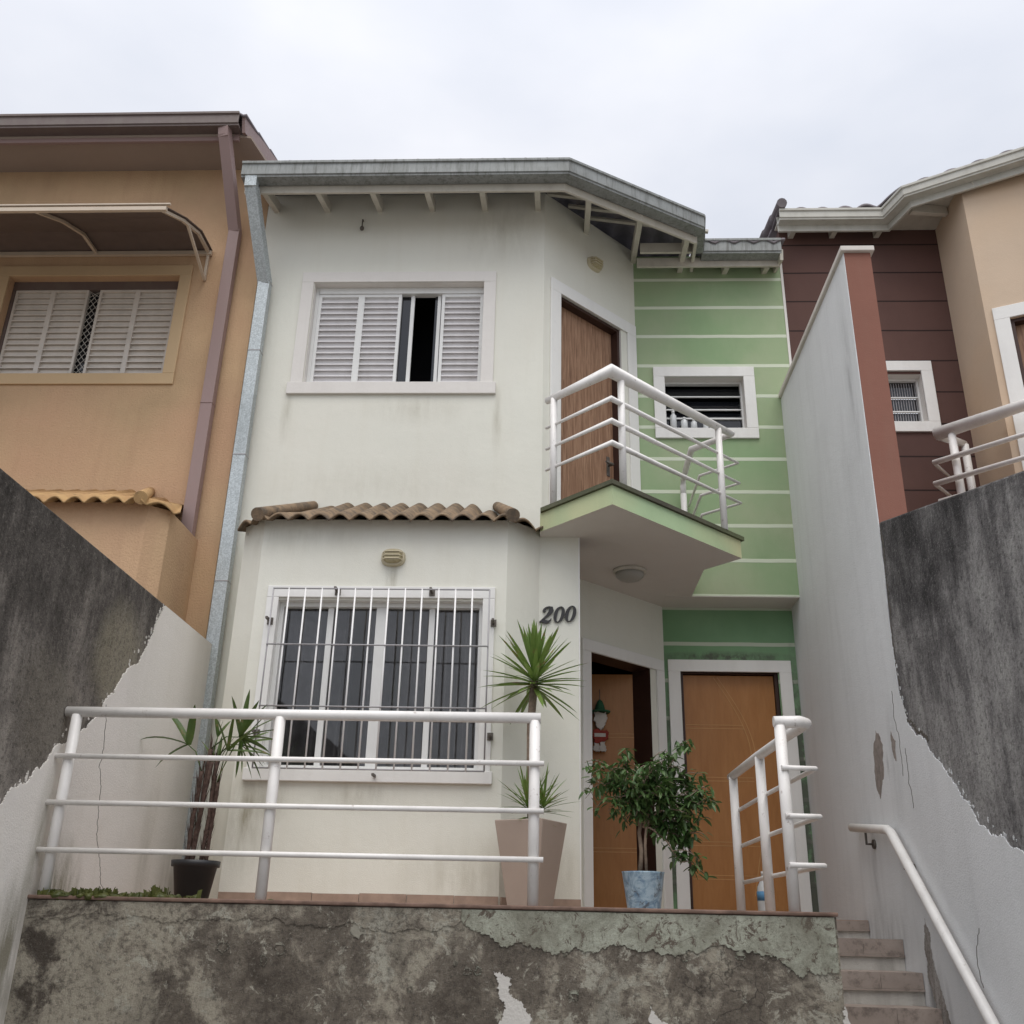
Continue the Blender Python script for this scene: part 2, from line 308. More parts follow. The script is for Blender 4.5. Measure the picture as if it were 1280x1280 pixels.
class MB:
    def __init__(s): s.bm = bmesh.new(); s.mi = 0
    def face(s, pts, smooth=False):
        vs = [s.bm.verts.new(p) for p in pts]
        try: f = s.bm.faces.new(vs)
        except ValueError: return
        f.material_index = s.mi; f.smooth = smooth
    def box(s, u0, u1, d0, d1, z0, z1, T=WORLD):
        P = [T(u, d, z) for z in (z0, z1) for d in (d0, d1) for u in (u0, u1)]
        v = [s.bm.verts.new(p) for p in P]
        for q in ((0, 2, 3, 1), (4, 5, 7, 6), (0, 1, 5, 4), (2, 6, 7, 3), (0, 4, 6, 2), (1, 3, 7, 5)):
            f = s.bm.faces.new([v[i] for i in q]); f.material_index = s.mi
        return s
    def frame(s, u0, u1, z0, z1, w, d0, d1, T=WORLD, sides='lrtb'):
        """rectangular ring, outer size given, members butted end to end"""
        if 't' in sides: s.box(u0, u1, d0, d1, z1 - w, z1, T)
        if 'b' in sides: s.box(u0, u1, d0, d1, z0, z0 + w, T)
        a = z0 + (w if 'b' in sides else 0); b = z1 - (w if 't' in sides else 0)
        if 'l' in sides: s.box(u0, u0 + w, d0, d1, a, b, T)
        if 'r' in sides: s.box(u1 - w, u1, d0, d1, a, b, T)
        return s
    def prism(s, poly, z0, z1):
        n = len(poly)
        s.face([(x, y, z1) for x, y in poly]); s.face([(x, y, z0) for x, y in reversed(poly)])
        for i in range(n):
            a, b = poly[i], poly[(i + 1) % n]
            s.face([(a[0], a[1], z0), (b[0], b[1], z0), (b[0], b[1], z1), (a[0], a[1], z1)])
        return s
    def outline(s, pts, T, d0, d1):
        """a flat outline (u,z) with thickness d0..d1 along the frame's normal"""
        tris = tessellate_polygon([[Vector((u, z, 0)) for u, z in pts]])
        A = [s.bm.verts.new(T(u, d1, z)) for u, z in pts]; B = [s.bm.verts.new(T(u, d0, z)) for u, z in pts]
        for t in tris:
            for V in (A, B):
                try: f = s.bm.faces.new([V[i] for i in t]); f.material_index = s.mi
                except ValueError: pass
        for i in range(len(pts)):
            j = (i + 1) % len(pts)
            f = s.bm.faces.new([A[i], A[j], B[j], B[i]]); f.material_index = s.mi
        return s
    def tube(s, pts, r, seg=10, r1=None, caps=True, smooth=True):
        pts = [Vector(p) for p in pts]; n = len(pts); rings = []
        for i, p in enumerate(pts):
            t = (pts[min(i + 1, n - 1)] - pts[max(i - 1, 0)]).normalized()
            a = t.cross(Vector((0, 0, 1)) if abs(t.z) < .9 else Vector((1, 0, 0))).normalized(); b = t.cross(a)
            k = 1.0
            if 0 < i < n - 1:
                c = (pts[i] - pts[i - 1]).normalized().dot(t); k = 1 / max(.5, c)
            rr = r if r1 is None else r + (r1 - r) * i / (n - 1)
            rings.append([s.bm.verts.new(p + (a * math.cos(2 * PI * j / seg) + b * math.sin(2 * PI * j / seg)) * rr * (k if seg > 3 else 1)) for j in range(seg)])
        for A, B in zip(rings, rings[1:]):
            for j in range(seg):
                f = s.bm.faces.new([A[j], A[(j + 1) % seg], B[(j + 1) % seg], B[j]]); f.smooth = smooth; f.material_index = s.mi
        if caps:
            for q in (rings[0][::-1], rings[-1]): f = s.bm.faces.new(q); f.material_index = s.mi
        return s
    def lathe(s, c, prof, seg=28, smooth=True):
        rings = [[s.bm.verts.new((c[0] + r * math.cos(2 * PI * j / seg), c[1] + r * math.sin(2 * PI * j / seg), c[2] + z)) for j in range(seg)] for r, z in prof]
        for A, B in zip(rings, rings[1:]):
            for j in range(seg):
                f = s.bm.faces.new([A[j], A[(j + 1) % seg], B[(j + 1) % seg], B[j]]); f.smooth = smooth; f.material_index = s.mi
        for q in (rings[0][::-1], rings[-1]): f = s.bm.faces.new(q); f.material_index = s.mi
        return s
    def bar(s, p, q, w, h):                   # rectangular bar between two points, w across, h upright
        p, q = Vector(p), Vector(q); t = (q - p).normalized()
        a = t.cross(Vector((0, 0, 1))).normalized() if abs(t.z) < .98 else Vector((1, 0, 0)); b = a.cross(t).normalized()
        vs = [s.bm.verts.new(c + a * (i * w / 2) + b * (j * h / 2)) for c in (p, q) for i, j in ((-1, -1), (1, -1), (1, 1), (-1, 1))]
        for f in ((0, 3, 2, 1), (4, 5, 6, 7), (0, 1, 5, 4), (1, 2, 6, 5), (2, 3, 7, 6), (3, 0, 4, 7)):
            g = s.bm.faces.new([vs[i] for i in f]); g.material_index = s.mi
        return s
    def blob(s, c, r, sub=2, jitter=0):
        res = bmesh.ops.create_icosphere(s.bm, subdivisions=sub, radius=1)
        for v in res['verts']:
            k = 1 + random.uniform(-jitter, jitter)
            v.co = Vector((c[0] + v.co.x * r[0] * k, c[1] + v.co.y * r[1] * k, c[2] + v.co.z * r[2] * k))
            for f in v.link_faces: f.smooth = True; f.material_index = s.mi
        return s
    def build(s, name, mats, parent=None, bevel=0, weld=False, recalc=True):
        if weld: bmesh.ops.remove_doubles(s.bm, verts=s.bm.verts, dist=1e-4)
        if recalc: bmesh.ops.recalc_face_normals(s.bm, faces=s.bm.faces)
        me = bpy.data.meshes.new(name); s.bm.to_mesh(me); s.bm.free()
        o = bpy.data.objects.new(name, me); COL.objects.link(o)
        for m in (mats if isinstance(mats, (list, tuple)) else [mats]): me.materials.append(M[m] if isinstance(m, str) else m)
        if parent:
            o.parent = parent
            if parent.type == 'EMPTY': o.location = -parent.location
        if bevel:
            b = o.modifiers.new('bevel', 'BEVEL'); b.width = bevel; b.segments = 2; b.limit_method = 'ANGLE'; b.angle_limit = R(50)
        return o

def thing(name, label, cat, loc=(0, 0, 0), group=None):
    o = bpy.data.objects.new(name, None); COL.objects.link(o); o.location = loc; o.empty_display_size = .2
    return tag(o, label, cat, group)
def tag(o, label, cat, group=None, kind=None):
    o['label'] = label; o['category'] = cat
    if group: o['group'] = group
    if kind: o['kind'] = kind
    return o

def ragged(pts, amp=.02, depth=4, seed=1, decay=.66):
    rnd = random.Random(seed); p = [Vector((a, b)) for a, b in pts]
    for k in range(depth):
        q = [p[0]]
        for a, b in zip(p, p[1:]):
            m = (a + b) / 2; t = b - a; n = Vector((-t.y, t.x))
            if n.length: m += n.normalized() * rnd.uniform(-1, 1) * min(amp, .10 * t.length + .0045)
            q += [m, b]
        p = q; amp *= decay
    return [(v.x, v.y) for v in p]

def wall(mb, T, u0, u1, z0, z1, thick, holes=(), reveal=None):
    """wall slab with rectangular openings and their reveals; front face at d = 0"""
    us = sorted({u0, u1, *[h[0] for h in holes], *[h[1] for h in holes]}); zs = sorted({z0, z1, *[h[2] for h in holes], *[h[3] for h in holes]})
    inh = lambda u, z: any(h[0] < u < h[1] and h[2] < z < h[3] for h in holes)
    for a, b in zip(us, us[1:]):
        for c, d in zip(zs, zs[1:]):
            if inh((a + b) / 2, (c + d) / 2): continue
            mb.face([T(a, 0, c), T(b, 0, c), T(b, 0, d), T(a, 0, d)]); mb.face([T(a, -thick, c), T(a, -thick, d), T(b, -thick, d), T(b, -thick, c)])
    for (a, b, c, d) in [(u0, u1, z0, z1), *holes]:
        if (a, b, c, d) != (u0, u1, z0, z1) and reveal is not None: mb.mi = reveal
        for p, q in (((a, c), (b, c)), ((b, c), (b, d)), ((b, d), (a, d)), ((a, d), (a, c))):
            mb.face([T(p[0], 0, p[1]), T(q[0], 0, q[1]), T(q[0], -thick, q[1]), T(p[0], -thick, p[1])])
        mb.mi = 0
    return mb

def shutter(T, u0, u1, z0, z1, d, n, stile=.028):
    """one louvred leaf: stiles, rails and tilted slats"""
    mb = MB(); mb.frame(u0, u1, z0, z1, stile, d - .036, d + .002, T)
    h = (z1 - z0 - 2 * stile) / n
    mb.mi = 1
    for i in range(n):
        z = z0 + stile + h * i
        p = [(d, z), (d, z + .011), (d - .030, z + .017), (d - .026, z + h * 1.10), (d - .029, z + h * 1.10), (d - .033, z + .010), (d - .003, z)]
        pr = [[T(u, dd, zz) for dd, zz in p] for u in (u0 + stile, u1 - stile)]
        for a in range(len(p)):
            b = (a + 1) % len(p); mb.face([pr[0][a], pr[1][a], pr[1][b], pr[0][b]])
    return mb

# ------------------------------------------------------------------ roofs made of wavy tiles
def polyline(pts):
    acc = [0]
    for a, b in zip(pts, pts[1:]): acc.append(acc[-1] + math.dist(a, b))
    def at(t):
        for i in range(len(pts) - 1):
            if t <= acc[i + 1] or i == len(pts) - 2:
                k = (t - acc[i]) / (acc[i + 1] - acc[i]); a, b = pts[i], pts[i + 1]
                return (a[0] + (b[0] - a[0]) * k, a[1] + (b[1] - a[1]) * k)
    return at, acc[-1]
def eave_dist(pts, x, y):
    best = 1e9
    for (ax, ay), (bx, by) in zip(pts, pts[1:]):
        L = math.hypot(bx - ax, by - ay); best = min(best, ((bx - ax) * (y - ay) - (by - ay) * (x - ax)) / L)
    return best
def tile_sheet(mb, pts, z0, slope, depth, period, amp, thick=.018, rows=.36, hip=None, lift=.02, back_y=None, res=7, endshift=0):
    at, L = polyline(pts); hip = hip or pts; n = int(L / period * res)
    vs = [0.0]
    while vs[-1] < depth: vs += [vs[-1] + rows * .999, vs[-1] + rows] if vs[-1] + rows < depth else [depth]
    top, bot = [], []
    for k, v in enumerate(vs):
        rt, rb = [], []
        for i in range(n + 1):
            t = L * i / n; x, y = at(t)
            yy = y + v if back_y is None else y + (back_y - y) * v / depth
            if endshift and t > L - .36: x += endshift * (1 - (L - t) / .36) * v / depth
            ph = (x / period) % 1.0
            w = amp * (abs(math.sin(PI * ph)) * 2 - 1)
            row = int((v + 1e-6) / rows) if k % 2 == 0 else int((v - 1e-3) / rows) if v else 0
            frac = (v - row * rows) / rows
            z = z0 + slope * max(0, eave_dist(hip, x, yy)) + w + lift * (1 - frac)
            rt.append(mb.bm.verts.new((x, yy, z))); rb.append(mb.bm.verts.new((x, yy, z - thick - (lift * (1 - frac)) * .4)))
        top.append(rt); bot.append(rb)
    def q(a, b, c, d):
        f = mb.bm.faces.new([a, b, c, d]); f.smooth = True; f.material_index = mb.mi
    for G in (top, bot):
        for A, B in zip(G, G[1:]):
            for i in range(n): q(A[i], A[i + 1], B[i + 1], B[i])
    for i in range(n): q(top[0][i], bot[0][i], bot[0][i + 1], top[0][i + 1]); q(top[-1][i], bot[-1][i], bot[-1][i + 1], top[-1][i + 1])
    for k in range(len(vs) - 1):
        for e in (0, -1): q(top[k][e], top[k + 1][e], bot[k + 1][e], bot[k][e])
    return mb
def offset(pts, d):
    """offset an eave polyline towards the building (positive d) with mitred corners"""
    out = []
    for i, p in enumerate(pts):
        ns = []
        for a, b in ((i - 1, i), (i, i + 1)):
            if a < 0 or b >= len(pts): continue
            v = Vector(pts[b]) - Vector(pts[a]); ns.append(Vector((-v.y, v.x)).normalized())
        n = sum(ns, Vector((0, 0))).normalized(); k = d / n.dot(ns[0]); out.append((p[0] + n.x * k, p[1] + n.y * k))
    return out
def profile_run(mb, pts, prof):
    """sweep a closed (offset, z) profile along a plan polyline"""
    cols = [offset(pts, o) for o, z in prof]; n = len(prof); P = len(pts)
    V = [[mb.bm.verts.new((cols[k][i][0], cols[k][i][1], prof[k][1])) for k in range(n)] for i in range(P)]
    for i in range(P - 1):
        for k in range(n):
            f = mb.bm.faces.new([V[i][k], V[i][(k + 1) % n], V[i + 1][(k + 1) % n], V[i + 1][k]]); f.material_index = mb.mi
    for e in (0, -1): f = mb.bm.faces.new(V[e]); f.material_index = mb.mi
    return mb
def gutter_prof(z0, z1, w=.13):
    return [(.012, z0), (.012, z0 + .018), (.0, z0 + .022), (.0, z1 - .03), (-.014, z1 - .026), (-.014, z1), (.012, z1), (.012, z0 + .03), (w - .012, z0 + .03), (w - .012, z1), (w, z1), (w, z0)]

# ------------------------------------------------------------------ ground
FL = .10            # terrace floor (the eye is at z = 0)
GZ = -1.6
mb = MB(); mb.face([(-300, -300, GZ), (300, -300, GZ), (300, 300, GZ), (-300, 300, GZ)])
tag(mb.build('ground', 'concrete'), 'bare grey concrete ground in front of the terrace wall', 'ground', None, 'structure')
mb = MB()
mb.prism([(-2.60, 5.38), (1.345, 5.38), (1.345, 7.28), (2.10, 7.28), (2.10, 8.9), (-2.60, 8.9)], FL - .06, FL)
tag(mb.build('terrace_floor', 'tile'), 'brown tiled terrace floor between the house and the wall', 'terrace', None, 'structure')

# ------------------------------------------------------------------ terrace wall
XL, XR, YT = -2.62, 2.11, 5.20
tw = thing('terrace_wall', 'low peeling grey concrete retaining wall under the white terrace railing', 'retaining wall', (-.6, YT, GZ))
mb = MB(); mb.box(XL - .05, 1.35, YT, YT + .2, GZ, FL - .018); mb.build('wall', 'peel', tw)
mb = MB(); mb.box(XL + .003, 1.36, YT - .012, YT + .24, FL - .016, FL + .003); mb.build('coping', 'tileedge', tw, .006)
F = front(YT)
low = [(-.45, .03), (-.40, -.012), (-.34, -.03), (-.22, -.085), (-.16, -.06), (.0, -.11), (.1, -.075),
       (.2, -.10), (.32, -.065), (.5, -.095), (.7, -.085), (.9, -.065), (1.03, -.10), (1.10, -.14), (1.17, -.19), (1.20, -.155), (1.34, -.16)]
mb = MB(); mb.outline(ragged(low, .05, 5, 3, .95) + [(1.34, FL - .02), (-.45, FL - .02)], F, .0, .005); mb.build('paint_band', 'mintpeel', tw)
low2 = [(-2.60, .005), (-2.2, .022), (-1.9, -.01), (-1.62, .012), (-1.3, -.01), (-1.0, .012), (-.7, -.015), (-.47, .01)]
mb = MB(); mb.outline(ragged(low2, .03, 6, 13, .95) + [(-.452, .03), (-.452, FL - .02), (-2.60, FL - .02)], F, .0, .004); mb.build('render_band', 'peel', tw)
rnd = random.Random(77)
for i in range(14):          # loose flakes of the same paint
    u = rnd.uniform(-1.9, 1.25); z = rnd.uniform(-.12, -.02) if rnd.random() < .55 else rnd.uniform(-.5, -.1); r_ = rnd.uniform(.008, .035)
    q = [(u + r_ * rnd.uniform(.5, 1.2) * math.cos(a), z + r_ * rnd.uniform(.5, 1.4) * math.sin(a)) for a in [2 * PI * k / 7 for k in range(7)]]
    mb = MB(); mb.outline(ragged(q + [q[0]], .02, 5, i, .95)[:-1], F, .0, .003); mb.build('paint_flake', 'mintpeel' if u > -.4 else 'bandpeel', tw)
for sh, sd in (([(-.355, -.30), (-.27, -.33), (-.285, -.39), (-.20, -.47), (-.17, -.53), (-.10, -.56), (-.05, -.56), (-.06, -.75), (-.16, -.72), (-.25, -.66), (-.36, -.62), (-.35, -.54), (-.29, -.46), (-.33, -.40), (-.355, -.30)], 5),
               ([(.45, -.46), (.50, -.52), (.55, -.56), (.66, -.545), (.70, -.60), (.71, -.8), (.42, -.8), (.44, -.66), (.45, -.46)], 8),
               ([(.98, -.45), (1.0, -.47), (1.0, -.51), (.97, -.48), (.98, -.45)], 9), ([(1.35, -.30), (1.34, -.38), (1.31, -.48), (1.30, -.8), (1.36, -.8), (1.35, -.3)], 12)):
    ox, oz = {5: (.07, .11), 8: (.0, .14)}.get(sd, (0, 0)); sh = [(u + ox, z + oz) for u, z in sh]
    mb = MB(); mb.outline(ragged(sh, .03, 5, sd, .9)[:-1], F, .0, .006); mb.build('filler_patch', 'whitepeel', tw)
# moss along the left end of the coping
mb = MB(); rnd = random.Random(4)
for i in range(900):
    x = XL + .05 + abs(rnd.gauss(0, .36)); y = rnd.uniform(YT - .008, YT + .2)
    if x > -1.75: continue
    c = math.sin(x * 21) + .7 * math.sin(x * 47 + 1); h = rnd.uniform(.004, .022) * (1.0 + .6 * c); a = rnd.uniform(0, PI); w = rnd.uniform(.004, .012)
    if h < .003: continue
    dx, dy = math.cos(a) * w, math.sin(a) * w; z = FL + max(0, .012 * (c + .4))
    mb.face([(x - dx, y - dy, FL), (x + dx, y + dy, FL), (x + dx * .8 + rnd.uniform(-.015, .015), y, z + h), (x - dx * .6, y, z + h * .8)])
for i in range(90): mb.blob((XL + .06 + abs(rnd.gauss(0, .32)), rnd.uniform(YT + .0, YT + .19), FL + .001), (rnd.uniform(.015, .04), .03, rnd.uniform(.008, .028)), 2, .22)
tag(mb.build('moss', 'mosspatch'), 'yellow green moss growing along the left end of the terrace edge', 'moss', None, 'stuff')

# ------------------------------------------------------------------ boundary walls
def flecks(edge, T, mat_, parent, seed, n=40):      # spatters of the same paint beyond its edge
    rnd = random.Random(seed); e = [Vector(p) for p in edge]
    for i in range(n):
        k = rnd.randrange(len(e) - 1); p = e[k].lerp(e[k + 1], rnd.random()) + Vector((-abs(rnd.gauss(0, .018)) - .004, abs(rnd.gauss(0, .018)) + .004)); r_ = rnd.uniform(.003, .010)
        q = [(p.x + r_ * rnd.uniform(.5, 1.2) * math.cos(a), p.y + r_ * rnd.uniform(.6, 1.9) * math.sin(a)) for a in [2 * PI * j / 6 for j in range(6)]]
        mb = MB(); mb.outline(ragged(q + [q[0]], .010, 3, i, .8)[:-1], T, 0, .003); mb.build('paint_fleck', mat_, parent)
lw = thing('boundary_wall', 'blackened boundary wall with ragged white paint left of the terrace', 'wall', (XL, 4, GZ))
mb = MB(); mb.box(XL - .18, XL, -2.5, 7.38, GZ, 1.955); mb.build('wall', 'darkwall', lw, .012)
FLW = side_from((XL, 0), (XL, 1))         # u = Y, outward = +X
edge = [(7.38, 1.945), (6.29, 1.945), (6.22, 1.84), (6.118, 1.66), (5.814, 1.328), (5.507, 1.006), (5.231, .848), (4.978, .629), (4.767, .489), (4.3, .18), (3.6, -.3), (2.6, -.8)]
mb = MB(); mb.outline([(7.38, 1.945)] + ragged(edge[1:], .05, 6, 11, .95) + [(2.6, GZ), (7.38, GZ)], FLW, 0, .007); mb.build('white_paint', 'leftwhite', lw)
flecks(edge[1:-2], FLW, 'leftwhite', lw, 41)
mb = MB(); cr = ragged([(5.67, 1.15), (5.72, .8), (5.82, .55), (5.95, .3), (6.05, .16)], .03, 4, 2)
mb.outline(cr + [(u + .006, z) for u, z in cr[::-1]], FLW, .0, .0078); mb.build('crack', 'bracket', lw)

rw = thing('boundary_wall', 'black streaked boundary wall with ragged white paint beside the stairs', 'wall', (XR, 4, GZ))
mb = MB(); rtop = [(6.10, 2.50), (4.15, 1.96), (-2.5, .2)]
pts = [(u, z) for u, z in rtop] + [(-2.5, GZ), (8.62, GZ), (8.62, 2.46), (6.13, 2.46)]
FRW = Frame((XR, 0), (0, 1), (-1, 0))
mb.outline(pts, FRW, -.19, 0); mb.build('wall', 'darkwallR', rw, .012)
edge = [(6.105, 2.44), (6.12, 2.1), (6.147, 1.719), (6.135, 1.363), (6.06, 1.178), (5.782, 1.012), (5.596, .852), (5.425, .705), (5.267, .569), (5.024, .453), (4.798, .366), (4.2, .1), (3.0, -.6), (2.2, -1.0)]
mb = MB(); mb.outline(ragged(edge[:3], .008, 4, 2) + ragged(edge[3:], .05, 6, 21, .95) + [(2.2, GZ), (8.6, GZ), (8.6, 2.44)], FRW, 0, .006); mb.build('white_paint', 'divwhite', rw)
flecks(edge[2:-2], FRW, 'divwhite', rw, 43)
cr = ragged([(6.10, 2.44), (6.115, 2.1), (6.14, 1.72), (6.13, 1.36), (6.05, 1.18), (5.90, 1.09), (5.78, 1.02)], .02, 5, 31, .9)
mb = MB(); mb.outline(cr + [(u - .012 - .008 * abs(math.sin(u * 60)), z + .012) for u, z in cr[::-1]], FRW, 0, .0025); mb.build('edge_crack', 'bracket', rw)
mb = MB(); mb.outline(ragged([(6.19, .10), (6.13, .02), (6.12, -.15), (6.04, -.3), (5.97, -.52), (6.10, -.5), (6.17, -.36), (6.25, -.22), (6.24, -.02), (6.19, .10)], .03, 5, 6, .9)[:-1], FRW, 0, .0072); mb.build('damp_scar', 'dampscar', rw)
for sh, sd in (([(6.66, 1.25), (6.55, 1.14), (6.60, .95), (6.72, .82), (6.78, .93), (6.76, 1.12), (6.66, 1.25)], 1), ([(6.36, 1.19), (6.29, 1.12), (6.33, 1.0), (6.38, 1.08), (6.36, 1.19)], 2)):
    mb = MB(); mb.outline(ragged(sh, .02, 3, sd)[:-1], FRW, 0, .0075); mb.build('bare_scar', 'scar', rw)
mb = MB()
for q, sd in (([(6.25, 1.42), (6.27, 1.25), (6.22, 1.1), (6.24, .9)], 3), ([(6.14, 1.05), (6.16, .85), (6.13, .7)], 4), ([(5.42, .05), (5.5, -.1), (5.47, -.22)], 5)):
    cr = ragged(q, .03, 3, sd); mb.outline(cr + [(u + .008, z) for u, z in cr[::-1]], FRW, 0, .0068)
mb.build('crack', 'bracket', rw)

dw = thing('divider_wall', 'tall white dividing wall with brown end pier between two houses', 'wall', (XR, 6.12, 2.46))
mb = MB(); mb.box(XR, XR + .19, 6.10, 8.9, 2.465, 4.64); mb.build('end_pier', 'brownend', dw)
mb = MB(); mb.box(XR - .006, XR - .0005, 6.103, 8.6, 2.44, 4.638); mb.build('white_face', 'divwhite', dw)
mb = MB(); mb.box(XR - .03, XR + .215, 6.07, 8.27, 4.642, 4.685); mb.build('cap', 'cap', dw, .006)

# ------------------------------------------------------------------ the middle (mint and green) house
YF, YB, YP, YG, YL = 7.40, 6.67, 6.90, 8.28, 8.60
hs = thing('terraced_house', 'pale mint and green two storey house numbered 200', 'house', (-.3, YF, FL), 'terraced houses in a row')
FF, FB, FPp, FG, FLo = front(YF), front(YB), front(YP), front(YG), front(YL)
DU = diag(7.518); DL = diag(YL - .955)
# upper front wall, window opening
uw = (-2.185, -.63, 4.30, 5.335)
mb = MB(); wall(mb, FF, -2.712, -.118, FL, 6.33, .18, [uw], 1); mb.build('upper_wall', ['mint', 'trim'], hs)
ud = (.026 * S2, .61 * S2, 2.86, 5.31)
mb = MB(); wall(mb, DU, -.118 * S2, .762 * S2, 2.75, 6.33, .18, [ud], 1); mb.mi = 0; mb.build('corner_wall', ['mint', 'trim'], hs)
gw = (1.02, 1.768, 4.32, 4.87)
mb = MB(); wall(mb, FG, .762, 2.235, 2.692, 6.27, .16, [gw], 2)
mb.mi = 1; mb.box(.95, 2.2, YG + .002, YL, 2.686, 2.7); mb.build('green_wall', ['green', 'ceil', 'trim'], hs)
# narrow white bead down the right end of the green wall
mb = MB(); mb.box(2.215, 2.238, YG - .006, YG - .0005, 4.65, 6.3); mb.build('corner_bead', 'trim', hs)
# ground floor bay
lo = (-1.965, -.507, .945, 2.115)
mb = MB(); wall(mb, FB, -2.13, -.347, FL, 2.73, .15, [lo], 1)
for a, b in (((-2.33, 6.86), (-2.13, YB)), ((-.347, YB), (-.12, YP))): wall(mb, side_from(a, b), 0, math.dist(a, b), FL, 2.74, .15)
wall(mb, FPp, -.12, .175, FL, 2.69, .2); mb.face([(.175, YP, FL), (.175, 7.82, FL), (.175, 7.82, 2.69), (.175, YP, 2.69)])
mb.face([(-2.33, 6.86, FL), (-2.33, YF, FL), (-2.33, YF, 2.74), (-2.33, 6.86, 2.74)])
mb.build('bay_wall', ['mint', 'whitetrim'], hs)
mb = MB(); mb.box(.166, .1755, YP - .0035, YP - .0005, FL, 2.688); mb.build('corner_bead', 'whitetrim', hs)
ld = (.275 * S2, .815 * S2, FL, 2.09)
mb = MB(); wall(mb, DL, .0 * S2, .955 * S2, FL, 2.70, .2, [ld], 1); mb.build('entrance_wall', ['mint', 'doordark'], hs)
gd = (1.09, 1.935, FL, 2.12)
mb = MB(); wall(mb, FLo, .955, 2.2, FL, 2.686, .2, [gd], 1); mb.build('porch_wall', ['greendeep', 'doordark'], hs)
# party walls, back wall and inner floor keep the rooms dark
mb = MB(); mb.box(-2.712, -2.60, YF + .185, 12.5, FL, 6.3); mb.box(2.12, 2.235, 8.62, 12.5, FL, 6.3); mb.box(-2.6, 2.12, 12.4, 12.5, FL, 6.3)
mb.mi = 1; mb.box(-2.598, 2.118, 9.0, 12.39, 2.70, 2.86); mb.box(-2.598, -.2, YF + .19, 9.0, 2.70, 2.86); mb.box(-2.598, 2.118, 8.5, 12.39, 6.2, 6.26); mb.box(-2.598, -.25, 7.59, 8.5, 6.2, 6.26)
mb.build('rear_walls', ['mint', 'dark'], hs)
for q in ((-2.3, -.2, YB + .9, YB + .92, FL, 2.69), (-2.3, -.2, YB + .16, YB + .9, 2.66, 2.685), (-2.31, -2.29, YB + .5, YB + .9, FL, 2.66), (-2.55, -.25, YF + .6, YF + .62, 3.9, 5.8), (.9, 2.1, YG + .5, YG + .52, 4, 5.2), (-.6, 2.05, 9.75, 9.77, FL, 2.68), (.98, 1.0, 8.82, 9.75, FL, 2.68), (-.6, -.58, 7.9, 9.75, FL, 2.68)):   # added black sheets behind the openings; room darkness is in their colour
    mb = MB(); mb.box(*q); mb.build('dark_backing', 'dark', hs)
# skirting tiles along the foot of the bay
mb = MB()
x = -2.128
while x < -.36:
    x2 = min(x + .30, -.349); mb.box(x + .002, x2 - .002, YB - .014, YB - .001, FL, FL + .075 + random.uniform(-.004, .008)); x = x2
mb.box(-.11, .172, YP - .014, YP - .004, FL, FL + .08)
T = side_from((-.347, YB), (-.12, YP)); mb.box(.01, .31, .002, .014, FL, FL + .078, T)
mb.build('skirting', 'tile', hs)

# upper window
w = MB(); w.frame(-2.30, -.545, 4.28, 5.445, .108, .0005, .016, FF, 'lrt'); w = w.build('window', 'trim', hs, .004)
mb = MB(); mb.box(-2.32, -.52, .0005, .03, 4.185, 4.298, FF); mb.build('sill', 'trim', w, .004)
mb = MB(); mb.frame(-2.184, -.631, 4.302, 5.334, .028, -.14, -.075, FF); mb.box(-2.15, -.66, -.14, -.07, 5.27, 5.305, FF); mb.build('frame', 'alu', w)
for a, b in ((-2.155, -1.765), (-1.765, -1.40), (-1.035, -.66)):
    shutter(FF, a, b, 4.33, 5.268, -.082, 15).build('shutter', ['alu', 'aludull'], w)
mb = MB(); mb.box(-1.40, -1.30, -.135, -.125, 4.33, 5.268, FF); mb.box(-1.10, -1.035, -.135, -.125, 4.33, 5.268, FF); mb.build('pane', 'glass', w)
mb = MB(); mb.box(-1.318, -1.285, -.13, -.105, 4.33, 5.268, FF); mb.box(-1.075, -1.045, -.13, -.105, 4.33, 5.268, FF); mb.build('sash', 'alu', w)

# lower window with its grille
w = MB(); w.frame(-2.045, -.425, .86, 2.215, .085, .0005, .018, FB, 'lrt'); w = w.build('window', 'whitetrim', hs, .004)
mb = MB(); mb.box(-2.06, -.41, .0005, .032, .862, .943, FB); mb.build('sill', 'whitetrim', w, .004)
mb = MB(); mb.frame(-1.964, -.508, .946, 2.114, .03, -.14, -.06, FB)
for x in (-1.60, -1.235, -.875): mb.box(x - (.035 if x == -1.235 else .02), x + (.035 if x == -1.235 else .02), -.13, -.085 if x != -1.235 else -.07, .976, 2.084, FB)
mb.build('frame', 'alu', w)
xs = [-1.934, -1.62, -1.27, -.895, -.538]
for a, b, dd in ((-1.934, -1.62, -.115), (-1.58, -1.27, -.105), (-1.20, -.895, -.105), (-.855, -.538, -.115)):
    mb = MB(); mb.box(a, b, dd - .006, dd, .976, 2.084, FB); mb.build('pane', 'clearglass', w)
for x0, x1 in ((-1.99, -1.45), (-1.38, -1.16), (-1.08, -.48)):        # curtain in hanging folds
    mb = MB(); n = int((x1 - x0) / .012); pr = None
    for i in range(n + 1):
        x = x0 + (x1 - x0) * i / n; dd = -.24 + .034 * math.sin(x * 62 + 1.2 * math.sin(x * 9)) + .008 * math.sin(x * 23)
        q = (FB(x, dd, .93), FB(x + .004 * math.sin(x * 31), dd, 2.13))
        if pr: mb.face([pr[0], q[0], q[1], pr[1]], True)
        pr = q
    mb.build('curtain', 'curtain', w)
g = MB()
nb = 12
for i in range(nb):
    x = -1.862 + (1.862 - .576) * i / (nb - 1); g.tube([FB(x, .12, .925), FB(x, .12, 2.165)], .0062, 8)
g.mi = 1
for z in (2.16, 1.757, 1.335, .93): g.tube([FB(-1.975, .128 if z not in (2.16, .93) else .12, z), FB(-.455, .128 if z not in (2.16, .93) else .12, z)], .0055, 8)
